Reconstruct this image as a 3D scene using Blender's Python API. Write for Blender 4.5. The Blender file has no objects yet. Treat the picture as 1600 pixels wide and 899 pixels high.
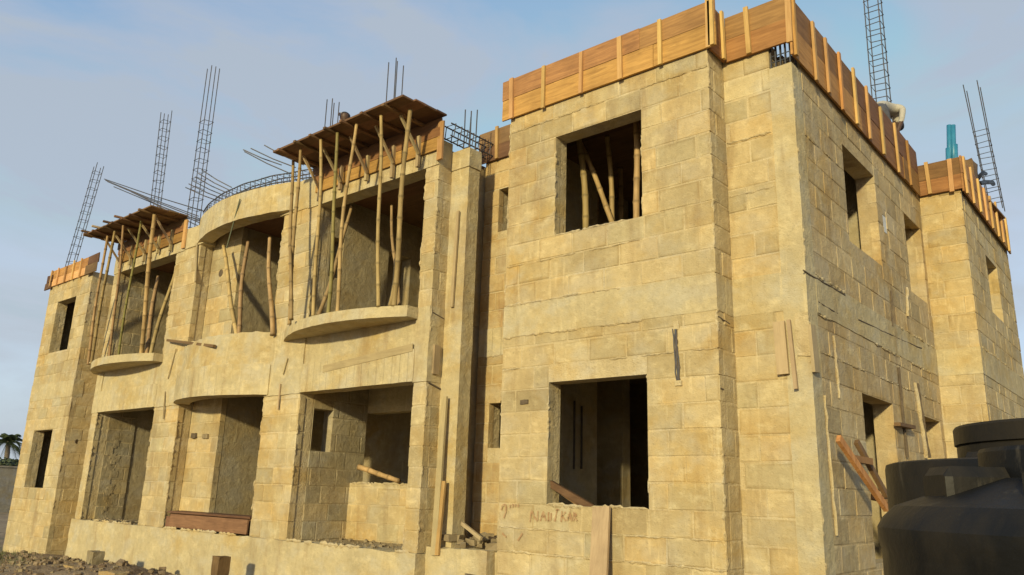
import bpy, math, random, zlib
from mathutils import Vector, Matrix, noise
random.seed(7)
R_ = random.Random(11)
scene = bpy.context.scene
C = scene.collection

# ------------------------------------------------------------------ camera
CAMZ = 1.55
RM = Matrix(((0.76408656, 0.1418654, 0.62932181),
             (0.64442383, -0.21295243, -0.73441759),
             (0.02982716, 0.96670858, -0.25413554)))
FPX = 1235.44
cam = bpy.data.cameras.new('camera')
camo = bpy.data.objects.new('camera', cam)
C.objects.link(camo)
camo.matrix_world = Matrix.Translation((0, 0, CAMZ)) @ RM.to_4x4()
cam.sensor_width = 36
cam.lens = FPX / 1600 * 36
cam.clip_start = 0.05
cam.clip_end = 3000
scene.camera = camo

def ray(px, py): return RM @ Vector(((px - 800) / FPX, -(py - 449.5) / FPX, -1))
def onY(px, py, y): r = ray(px, py); return Vector((0, 0, CAMZ)) + r * (y / r.y)
def onX(px, py, x): r = ray(px, py); return Vector((0, 0, CAMZ)) + r * (x / r.x)
def onZ(px, py, z): r = ray(px, py); return Vector((0, 0, CAMZ)) + r * ((z - CAMZ) / r.z)
RT = RM.transposed()
def proj(p):
    c = RT @ (Vector(p) - Vector((0, 0, CAMZ)))
    if c.z > -0.1: return None
    return (800 + FPX * c.x / -c.z, 449.5 - FPX * c.y / -c.z)

# ------------------------------------------------------------------ sky, sun, exposure
SUN_EL, SUN_AZ = math.radians(14), math.radians(18)       # azimuth: to the right of the front
SUNDIR = Vector((math.sin(SUN_AZ) * math.cos(SUN_EL), -math.cos(SUN_AZ) * math.cos(SUN_EL), math.sin(SUN_EL)))
w = bpy.data.worlds.new('World'); scene.world = w; w.use_nodes = True
nt = w.node_tree; nt.nodes.clear()
out = nt.nodes.new('ShaderNodeOutputWorld'); bg = nt.nodes.new('ShaderNodeBackground')
sky = nt.nodes.new('ShaderNodeTexSky'); sky.sky_type = 'NISHITA'; sky.sun_disc = False
sky.sun_elevation = SUN_EL; sky.sun_rotation = math.pi - SUN_AZ
sky.air_density = 0.8; sky.dust_density = 1.0; sky.ozone_density = 1.2
tc = nt.nodes.new('ShaderNodeTexCoord')
mp = nt.nodes.new('ShaderNodeMapping'); mp.inputs['Scale'].default_value = (1.3, 1.3, 3.2)
mp.inputs['Rotation'].default_value = (0.25, 0.1, 0.5)
nz = nt.nodes.new('ShaderNodeTexNoise'); nz.inputs['Scale'].default_value = 1.9; nz.inputs['Detail'].default_value = 7
nz.inputs['Roughness'].default_value = 0.56; nz.inputs['Distortion'].default_value = 0.6
rp = nt.nodes.new('ShaderNodeMapRange'); rp.inputs[1].default_value = 0.43; rp.inputs[2].default_value = 0.60
rp.inputs[3].default_value = 0.12; rp.inputs[4].default_value = 0.9
mx = nt.nodes.new('ShaderNodeMix'); mx.data_type = 'RGBA'
hz_ = nt.nodes.new('ShaderNodeRGB'); hz_.outputs[0].default_value = (1.44, 1.64, 1.88, 1)      # thin high haze
L = nt.links.new
L(tc.outputs['Generated'], mp.inputs[0]); L(mp.outputs[0], nz.inputs['Vector']); L(nz.outputs['Fac'], rp.inputs[0])
L(rp.outputs[0], mx.inputs[0]); L(sky.outputs[0], mx.inputs[6]); L(hz_.outputs[0], mx.inputs[7])
cap = nt.nodes.new('ShaderNodeMix'); cap.data_type = 'RGBA'; cap.blend_type = 'DARKEN'; cap.inputs[0].default_value = 0.8
cap.inputs[7].default_value = (1.6, 1.8, 2.05, 1)
L(mx.outputs[2], cap.inputs[6]); L(cap.outputs[2], bg.inputs[0]); bg.inputs[1].default_value = 0.15
L(bg.outputs[0], out.inputs[0])
sl = bpy.data.lights.new('sun', 'SUN'); sl.energy = 2.0; sl.angle = math.radians(2.5); sl.color = (1.0, 0.865, 0.49)
so = bpy.data.objects.new('sun', sl); C.objects.link(so); so.location = SUNDIR * 30
so.rotation_euler = SUNDIR.to_track_quat('Z', 'Y').to_euler()
vs = scene.view_settings
vs.view_transform = 'Standard'; vs.look = 'None'; vs.gamma = 1; vs.use_curve_mapping = False
vs.exposure = 1.05

# ------------------------------------------------------------------ materials
def newmat(name):
    m = bpy.data.materials.new(name); m.use_nodes = True
    n = m.node_tree; b = n.nodes['Principled BSDF']
    return m, n, b
def nd(n, t, **kw):
    x = n.nodes.new(t)
    for k, v in kw.items(): setattr(x, k, v)
    return x
def noise_n(n, scale, detail=5, vec=None, rough=0.55, dist=0.0):
    x = n.nodes.new('ShaderNodeTexNoise'); x.inputs['Scale'].default_value = scale
    x.inputs['Detail'].default_value = detail; x.inputs['Roughness'].default_value = rough; x.inputs['Distortion'].default_value = dist
    if vec is not None: n.links.new(vec, x.inputs['Vector'])
    return x.outputs['Fac']
def rng(n, src, a, b, c=0.0, d=1.0):
    x = n.nodes.new('ShaderNodeMapRange')
    for i, v in enumerate((a, b, c, d)): x.inputs[i + 1].default_value = v
    n.links.new(src, x.inputs[0]); return x.outputs[0]
def mixc(n, fac, a, b, mode='MIX'):
    x = n.nodes.new('ShaderNodeMix'); x.data_type = 'RGBA'; x.blend_type = mode
    if isinstance(fac, float): x.inputs[0].default_value = fac
    else: n.links.new(fac, x.inputs[0])
    for i, v in ((6, a), (7, b)):
        if isinstance(v, tuple): x.inputs[i].default_value = (*v, 1)
        else: n.links.new(v, x.inputs[i])
    return x.outputs[2]
def mapv(n, src, scale, rot=(0, 0, 0)):
    x = n.nodes.new('ShaderNodeMapping'); x.inputs['Scale'].default_value = scale; x.inputs['Rotation'].default_value = rot
    n.links.new(src, x.inputs[0]); return x.outputs[0]
def math_n(n, op, a, b):
    x = n.nodes.new('ShaderNodeMath'); x.operation = op
    for i, v in enumerate((a, b)):
        if isinstance(v, (int, float)): x.inputs[i].default_value = v
        else: n.links.new(v, x.inputs[i])
    return x.outputs[0]
def bump(n, b, h, strength, dist):
    x = n.nodes.new('ShaderNodeBump'); x.inputs['Strength'].default_value = strength; x.inputs['Distance'].default_value = dist
    n.links.new(h, x.inputs['Height']); n.links.new(x.outputs[0], b.inputs['Normal'])

def masonry(name, c1, c2, smear, stain, use_tint=False, stain_amt=0.5, smear_lo=0.535, bump_s=0.6, boards=False):
    k_ = 1.07; c1 = tuple(x * 0.9 for x in c1); c2 = tuple(x * 1.03 for x in c2); smear = tuple(x * 1.04 for x in smear); c1, c2, smear = (tuple(x * k_ for x in c) for c in (c1, c2, smear)); stain = tuple(x * 0.8 for x in stain)
    m, n, b = newmat(name)
    g = nd(n, 'ShaderNodeNewGeometry'); P = g.outputs['Position']
    col = mixc(n, rng(n, noise_n(n, 1.7, 6, P), 0.3, 0.7), c1, c2)
    ochre = (c1[0] * 1.15, c1[1] * 0.98, c1[2] * 0.62); grey = (c2[0] * 0.86, c2[1] * 0.93, c2[2] * 1.16)
    col = mixc(n, rng(n, noise_n(n, 1.15, 5, mapv(n, P, (1, 1, 1.4), (0.3, 0.2, 0.1))), 0.49, 0.67, 0, 0.7), col, ochre)
    col = mixc(n, rng(n, noise_n(n, 2.4, 6, mapv(n, P, (1, 1, 1.3), (0.9, 0.4, 0.7))), 0.48, 0.64, 0, 0.7), col, grey)
    col = mixc(n, rng(n, noise_n(n, 14, 5, P), 0.35, 0.75, 0, 0.35), col, tuple(x * 0.72 for x in c1))
    # cement smears and drips: lighter
    sm = rng(n, noise_n(n, 5.2, 8, mapv(n, P, (1, 1, 1.5)), 0.66, 0.1), smear_lo - 0.02, smear_lo + 0.17)
    col = mixc(n, math_n(n, 'MULTIPLY', sm, 0.62), col, smear)
    dr = rng(n, noise_n(n, 2.0, 5, mapv(n, P, (7, 7, 0.9)), 0.6), 0.60, 0.70)
    col = mixc(n, math_n(n, 'MULTIPLY', dr, 0.5), col, smear)
    # run-off stains: stretched downwards
    st = rng(n, noise_n(n, 2.6, 6, mapv(n, P, (1.6, 1.6, 0.28)), 0.6, 0.3), 0.52, 0.72)
    st = math_n(n, 'MULTIPLY', st, rng(n, noise_n(n, 0.55, 3, P), 0.35, 0.65, 0.15, 1))
    col = mixc(n, math_n(n, 'MULTIPLY', st, stain_amt), col, stain)
    # pitting
    pit = rng(n, noise_n(n, 46, 3, P), 0.63, 0.72)
    col = mixc(n, math_n(n, 'MULTIPLY', pit, 0.35), col, tuple(x * 0.45 for x in c1))
    if use_tint:
        a = nd(n, 'ShaderNodeAttribute', attribute_name='tint')
        col = mixc(n, 1.0, col, a.outputs['Color'], 'MULTIPLY')
    n.links.new(col, b.inputs['Base Color'])
    b.inputs['Roughness'].default_value = 0.93; b.inputs['Specular IOR Level'].default_value = 0.2
    h = math_n(n, 'ADD', math_n(n, 'MULTIPLY', noise_n(n, 9, 8, P, 0.62), 1.0), math_n(n, 'MULTIPLY', noise_n(n, 60, 4, P), 0.35))
    h = math_n(n, 'ADD', h, math_n(n, 'MULTIPLY', sm, 0.25))
    if boards:
        sx = nd(n, 'ShaderNodeSeparateXYZ'); n.links.new(P, sx.inputs[0])
        v = math_n(n, 'FRACT', math_n(n, 'MULTIPLY', sx.outputs['X'], 6.5), 0)
        h = math_n(n, 'ADD', h, math_n(n, 'MULTIPLY', rng(n, v, 0.9, 1.0), 0.5))
    bump(n, b, h, bump_s, 0.03)
    return m

M = {}
M['block'] = masonry('block', (0.40, 0.31, 0.165), (0.47, 0.37, 0.20), (0.56, 0.455, 0.26), (0.26, 0.15, 0.06), True)
M['mortar'] = masonry('mortar', (0.45, 0.355, 0.20), (0.54, 0.435, 0.25), (0.57, 0.465, 0.27), (0.26, 0.155, 0.065), bump_s=0.95)
M['concrete'] = masonry('concrete', (0.41, 0.335, 0.195), (0.49, 0.405, 0.235), (0.56, 0.46, 0.265), (0.28, 0.16, 0.06), stain_amt=0.6)
M['boarded'] = masonry('boarded', (0.42, 0.345, 0.20), (0.51, 0.42, 0.245), (0.58, 0.475, 0.27), (0.31, 0.175, 0.06), stain_amt=0.6, boards=True)
M['clay_stain'] = masonry('clay_stain', (0.39, 0.265, 0.12), (0.47, 0.355, 0.18), (0.52, 0.42, 0.23), (0.30, 0.125, 0.04), stain_amt=0.85, use_tint=True)
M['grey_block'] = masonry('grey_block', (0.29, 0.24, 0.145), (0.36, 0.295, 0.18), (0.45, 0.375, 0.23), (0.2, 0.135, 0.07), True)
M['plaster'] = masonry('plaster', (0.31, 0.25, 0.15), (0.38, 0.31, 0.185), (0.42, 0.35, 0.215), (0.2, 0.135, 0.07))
WC = ((0.39, 0.295, 0.16), (0.47, 0.36, 0.195), (0.53, 0.425, 0.24), (0.24, 0.135, 0.06))
M['weathered'] = masonry('weathered', *WC, True, stain_amt=0.75)
M['weathered_core'] = masonry('weathered_core', *WC, stain_amt=0.75)

def wood(name, c1, c2, axis, rough=0.75, var=0.35):
    m, n, b = newmat(name)
    g = nd(n, 'ShaderNodeNewGeometry'); P = g.outputs['Position']
    oi = nd(n, 'ShaderNodeObjectInfo')
    sc = {'X': (1.2, 14, 14), 'Y': (14, 1.2, 14), 'Z': (14, 14, 1.2)}[axis]
    cmb = nd(n, 'ShaderNodeCombineXYZ')
    r10 = math_n(n, 'MULTIPLY', oi.outputs['Random'], 13.0)
    for i in range(3): n.links.new(r10, cmb.inputs[i])
    va = nd(n, 'ShaderNodeVectorMath', operation='ADD'); n.links.new(mapv(n, P, sc), va.inputs[0]); n.links.new(cmb.outputs[0], va.inputs[1])
    gr = noise_n(n, 1.6, 7, va.outputs[0], 0.62, 1.2)
    col = mixc(n, rng(n, gr, 0.3, 0.7), c1, c2)
    col = mixc(n, rng(n, noise_n(n, 2.2, 5, P), 0.45, 0.75, 0, 0.55), col, tuple(x * 0.55 for x in c1))
    hsv = nd(n, 'ShaderNodeHueSaturation'); n.links.new(col, hsv.inputs['Color'])
    n.links.new(rng(n, oi.outputs['Random'], 0, 1, 1 - var, 1 + var), hsv.inputs['Value'])
    n.links.new(rng(n, math_n(n, 'FRACT', math_n(n, 'MULTIPLY', oi.outputs['Random'], 7.31), 0), 0, 1, 0.485, 0.512), hsv.inputs['Hue'])
    if name.startswith('bamboo'):
        at_ = nd(n, 'ShaderNodeAttribute', attribute_name='tint')
        n.links.new(mixc(n, 1.0, hsv.outputs[0], at_.outputs['Color'], 'MULTIPLY'), b.inputs['Base Color'])
    else: n.links.new(hsv.outputs[0], b.inputs['Base Color'])
    b.inputs['Roughness'].default_value = rough; b.inputs['Specular IOR Level'].default_value = 0.25
    bump(n, b, gr, 0.35, 0.01)
    return m
for ax in 'XYZ':
    M['plank' + ax] = wood('plank_' + ax, (0.27, 0.135, 0.042), (0.49, 0.265, 0.085), ax)
    M['batten' + ax] = wood('batten_' + ax, (0.46, 0.27, 0.095), (0.60, 0.38, 0.155), ax, var=0.22)
    M['oldplank' + ax] = wood('old_plank_' + ax, (0.20, 0.10, 0.04), (0.36, 0.19, 0.072), ax)
    M['brown' + ax] = wood('brown_' + ax, (0.125, 0.068, 0.033), (0.205, 0.118, 0.057), ax)
    M['dusty' + ax] = wood('dusty_' + ax, (0.35, 0.265, 0.145), (0.45, 0.35, 0.195), ax, var=0.15)
M['bamboo'] = wood('bamboo', (0.33, 0.225, 0.10), (0.46, 0.33, 0.155), 'Z', 0.6, 0.25)
M['bamboo_green'] = wood('bamboo_green', (0.20, 0.175, 0.06), (0.30, 0.25, 0.09), 'Z', 0.6, 0.12)

def plain(name, c, rough=0.7, metal=0.0, nscale=None, c2=None, bs=0.0):
    m, n, b = newmat(name)
    b.inputs['Roughness'].default_value = rough; b.inputs['Metallic'].default_value = metal
    b.inputs['Base Color'].default_value = (*c, 1)
    if nscale:
        tcn = nd(n, 'ShaderNodeTexCoord')
        f = noise_n(n, nscale, 6, tcn.outputs['Object'], 0.6)
        n.links.new(mixc(n, rng(n, f, 0.35, 0.68), c, c2 or tuple(x * 0.6 for x in c)), b.inputs['Base Color'])
        if bs: bump(n, b, f, bs, 0.02)
    return m
M['rebar'] = plain('rebar', (0.075, 0.088, 0.11), 0.6, 0.35, 9, (0.11, 0.085, 0.075))
M['pipe'] = plain('blue_pipe', (0.025, 0.17, 0.29), 0.4, 0, 8, (0.04, 0.21, 0.33))
M['white_box'] = plain('white_box', (0.62, 0.62, 0.6), 0.5, 0, 12, (0.5, 0.5, 0.47))
M['paint'] = plain('red_paint', (0.30, 0.165, 0.075), 0.85, 0, 25, (0.42, 0.30, 0.16))
M['gash'] = plain('exposed_gap', (0.13, 0.095, 0.06), 0.95, 0, 20)
M['skin'] = plain('skin', (0.075, 0.038, 0.022), 0.55)
M['hair'] = plain('hair', (0.012, 0.01, 0.009), 0.8)
M['shirt'] = plain('shirt', (0.46, 0.42, 0.35), 0.9, 0, 18, (0.36, 0.33, 0.27), 0.3)
M['shirt_red'] = plain('shirt_dark', (0.10, 0.09, 0.09), 0.9, 0, 18)
M['trousers'] = plain('trousers', (0.09, 0.09, 0.105), 0.9, 0, 18)
M['rope'] = plain('rope', (0.12, 0.13, 0.08), 0.9)
M['rubble'] = plain('rubble', (0.20, 0.15, 0.085), 0.95, 0, 6, (0.30, 0.235, 0.135), 0.4)
M['frond'] = plain('frond', (0.035, 0.055, 0.022), 0.7, 0, 3, (0.06, 0.08, 0.03))
M['trunk'] = plain('trunk', (0.16, 0.125, 0.09), 0.9, 0, 5)
M['grass'] = plain('grass', (0.075, 0.095, 0.028), 0.8, 0, 4, (0.13, 0.13, 0.045))
M['foliage'] = plain('foliage', (0.04, 0.058, 0.026), 0.8, 0, 2, (0.07, 0.085, 0.04))
M['yard_wall'] = masonry('yard_wall', (0.20, 0.175, 0.135), (0.26, 0.23, 0.175), (0.3, 0.27, 0.2), (0.14, 0.1, 0.07))

def tankmat():
    m, n, b = newmat('black_plastic')
    tcn = nd(n, 'ShaderNodeTexCoord'); P = tcn.outputs['Object']
    dust = rng(n, noise_n(n, 2.0, 8, mapv(n, P, (1, 1, 0.5)), 0.65, 0.5), 0.45, 0.75)
    scr = rng(n, noise_n(n, 11, 8, mapv(n, P, (1, 1, 0.25)), 0.7), 0.6, 0.72)
    col = mixc(n, math_n(n, 'MULTIPLY', dust, 0.5), (0.008, 0.0078, 0.0075), (0.058, 0.043, 0.024))
    col = mixc(n, math_n(n, 'MULTIPLY', scr, 0.4), col, (0.13, 0.11, 0.08))
    n.links.new(col, b.inputs['Base Color'])
    n.links.new(rng(n, dust, 0, 1, 0.45, 0.75), b.inputs['Roughness'])
    b.inputs['Specular IOR Level'].default_value = 0.22
    bump(n, b, noise_n(n, 7, 6, P), 0.25, 0.03)
    return m
M['tank'] = tankmat()

def groundmat():
    m, n, b = newmat('ground')
    g = nd(n, 'ShaderNodeNewGeometry'); P = g.outputs['Position']
    col = mixc(n, rng(n, noise_n(n, 0.8, 8, P), 0.35, 0.65), (0.24, 0.17, 0.10), (0.34, 0.25, 0.15))
    col = mixc(n, rng(n, noise_n(n, 3.3, 8, P, 0.7), 0.5, 0.62), col, (0.16, 0.105, 0.06))
    col = mixc(n, rng(n, noise_n(n, 0.5, 4, P), 0.55, 0.7, 0, 0.5), col, (0.10, 0.11, 0.04))
    n.links.new(col, b.inputs['Base Color']); b.inputs['Roughness'].default_value = 0.95
    bump(n, b, noise_n(n, 16, 8, P, 0.65), 1.0, 0.06)
    return m
M['ground'] = groundmat()

# ------------------------------------------------------------------ mesh helpers
class MB:
    def __init__(s): s.v = []; s.f = []; s.t = []; s.cur = (1, 1, 1)
    def add(s, vs, fs):
        o = len(s.v); s.v += [tuple(p) for p in vs]; s.f += [tuple(i + o for i in f) for f in fs]; s.t += [s.cur] * len(vs)
    def box(s, x0, x1, y0, y1, z0, z1, j=0.0, rnd=R_):
        vs = [(x, y, z) for z in (z0, z1) for y in (y0, y1) for x in (x0, x1)]
        if j: vs = [tuple(c + rnd.uniform(-j, j) for c in p) for p in vs]
        s.add(vs, [(0, 2, 3, 1), (4, 5, 7, 6), (0, 1, 5, 4), (2, 6, 7, 3), (0, 4, 6, 2), (1, 3, 7, 5)])
    def bar(s, a, b, w, h, up=(0, 0, 1)):
        a = Vector(a); b = Vector(b); d = (b - a).normalized(); u = Vector(up)
        if abs(d.dot(u)) > 0.98: u = Vector((1, 0, 0))
        x = d.cross(u).normalized(); y = x.cross(d).normalized()
        vs = []
        for p in (a, b):
            for sx, sy in ((-1, -1), (1, -1), (1, 1), (-1, 1)):
                vs.append(p + x * (sx * w / 2) + y * (sy * h / 2))
        s.add(vs, [(3, 2, 1, 0), (4, 5, 6, 7), (0, 1, 5, 4), (1, 2, 6, 5), (2, 3, 7, 6), (3, 0, 4, 7)])
    def tube(s, pts, rad, n=8, cap=True):
        pts = [Vector(p) for p in pts]
        if not isinstance(rad, (list, tuple)): rad = [rad] * len(pts)
        vs = []; ref = Vector((0.31, 0.77, 0.2))
        for i, p in enumerate(pts):
            d = (pts[min(i + 1, len(pts) - 1)] - pts[max(i - 1, 0)]).normalized()
            if abs(d.dot(ref.normalized())) > 0.95: ref = Vector((0.9, -0.2, 0.35))
            x = d.cross(ref).normalized(); y = d.cross(x)
            for k in range(n):
                a = 2 * math.pi * k / n
                vs.append(p + (x * math.cos(a) + y * math.sin(a)) * rad[i])
        fs = []
        for i in range(len(pts) - 1):
            for k in range(n):
                fs.append((i * n + k, i * n + (k + 1) % n, (i + 1) * n + (k + 1) % n, (i + 1) * n + k))
        if cap:
            fs.append(tuple(range(n - 1, -1, -1))); o = (len(pts) - 1) * n; fs.append(tuple(range(o, o + n)))
        s.add(vs, fs)
    def lathe(s, prof, n=48, c=(0, 0)):
        vs = []; fs = []
        for r, z in prof:
            for k in range(n):
                a = 2 * math.pi * k / n; vs.append((c[0] + r * math.cos(a), c[1] + r * math.sin(a), z))
        for i in range(len(prof) - 1):
            for k in range(n): fs.append((i * n + k, i * n + (k + 1) % n, (i + 1) * n + (k + 1) % n, (i + 1) * n + k))
        s.add(vs, fs)
    def prism(s, poly, z0, z1):
        n = len(poly)
        s.add([(x, y, z0) for x, y in poly] + [(x, y, z1) for x, y in poly],
              [tuple(range(n - 1, -1, -1)), tuple(range(n, 2 * n))] + [(i, (i + 1) % n, n + (i + 1) % n, n + i) for i in range(n)])
    def build(s, name, mat, parent=None, smooth=False, tint=False):
        me = bpy.data.meshes.new(name); me.from_pydata(s.v, [], s.f); me.update()
        if mat: me.materials.append(mat)
        if smooth:
            for p in me.polygons: p.use_smooth = True
        if tint:
            a = me.attributes.new('tint', 'FLOAT_COLOR', 'POINT')
            for i, t in enumerate(s.t): a.data[i].color = (*t, 1)
        o = bpy.data.objects.new(name, me); C.objects.link(o)
        if parent: 
            o.parent = parent
            o.matrix_parent_inverse = Matrix.Translation(-parent.location) if not parent.parent else Matrix.Identity(4)
        return o
def tag(o, label=None, cat=None, group=None, kind=None):
    if label: o['label'] = label
    if cat: o['category'] = cat
    if group: o['group'] = group
    if kind: o['kind'] = kind
    return o
def empty(name, loc, label, cat, group=None):
    o = bpy.data.objects.new(name, None); C.objects.link(o); o.location = loc; o.empty_display_size = 0.2
    return tag(o, label, cat, group)

def rough_box(mb, x0, x1, y0, y1, z0, z1, amp=0.006, step=0.12):
    """box whose faces are subdivided and gently uneven, like cast concrete"""
    d = [max(1, min(60, int(round((b - a) / step)))) for a, b in ((x0, x1), (y0, y1), (z0, z1))]
    lo = (x0, y0, z0); hi = (x1, y1, z1); idx = {}; vs = []; fs = []
    def V(i, j, k):
        if (i, j, k) not in idx:
            p = Vector([lo[q] + (hi[q] - lo[q]) * (i, j, k)[q] / d[q] for q in range(3)])
            n_ = noise.noise_vector(p * 4.1) * amp + noise.noise_vector(p * 13) * amp * 0.6
            idx[(i, j, k)] = len(vs); vs.append(p + n_)
        return idx[(i, j, k)]
    for a in range(3):
        b, c = (a + 1) % 3, (a + 2) % 3
        for side in (0, d[a]):
            for i in range(d[b]):
                for j in range(d[c]):
                    q = []
                    for di, dj in ((0, 0), (1, 0), (1, 1), (0, 1)):
                        t = [0, 0, 0]; t[a] = side; t[b] = i + di; t[c] = j + dj; q.append(V(*t))
                    fs.append(tuple(q) if side else tuple(reversed(q)))
    mb.add(vs, fs)
def rough(name, mat, parent, *a, amp=0.006, step=0.12):
    m = MB(); rough_box(m, *a, amp=amp, step=step); return m.build(name, M[mat], parent)

# ------------------------------------------------------------------ the ground
def ground_h(x, y):
    h = noise.noise(Vector((x * 0.35, y * 0.35, 0))) * 0.05 + noise.noise(Vector((x * 1.6, y * 1.6, 3))) * 0.03
    if abs(x) > 60 or abs(y) > 60: h *= 0.3
    # spoil heap thrown up against the plinth
    for cx, cy, r, hh in ((-14.2, 5.9, 1.5, 0.25), (-12.4, 5.7, 1.3, 0.30), (-15.9, 6.1, 1.2, 0.16), (-18.2, 6.6, 1.0, 0.12), (-10.9, 5.5, 1.2, 0.2)):
        q = ((x - cx) ** 2 + (y - cy) ** 2) / r ** 2
        if q < 6: h += hh * math.exp(-q * 1.6) * (1 + 0.35 * noise.noise(Vector((x * 3, y * 3, 9))))
    return h
def lines(a, b, fine0, fine1, step):
    v = [a, a * 0.3 + fine0 * 0.7]; x = fine0
    while x < fine1: v.append(x); x += step
    return v + [fine1, fine1 * 0.7 + b * 0.3, b]
gx = [-900, -300, -120, -60, -40, -32] + [-28 + i * 0.22 for i in range(int(32 / 0.22))] + [8, 15, 40, 150, 500, 900]
gy = [-900, -300, -80, -20, -6, 0] + [1 + i * 0.22 for i in range(int(8.5 / 0.22))] + [11, 16, 30, 60, 150, 400, 900]
vs_ = [(x, y, ground_h(x, y)) for y in gy for x in gx]
nx = len(gx)
fs_ = [(j * nx + i, j * nx + i + 1, (j + 1) * nx + i + 1, (j + 1) * nx + i) for j in range(len(gy) - 1) for i in range(nx - 1)]
g = MB(); g.add(vs_, fs_); go = g.build('ground', M['ground'], smooth=True); tag(go, kind='structure')

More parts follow.
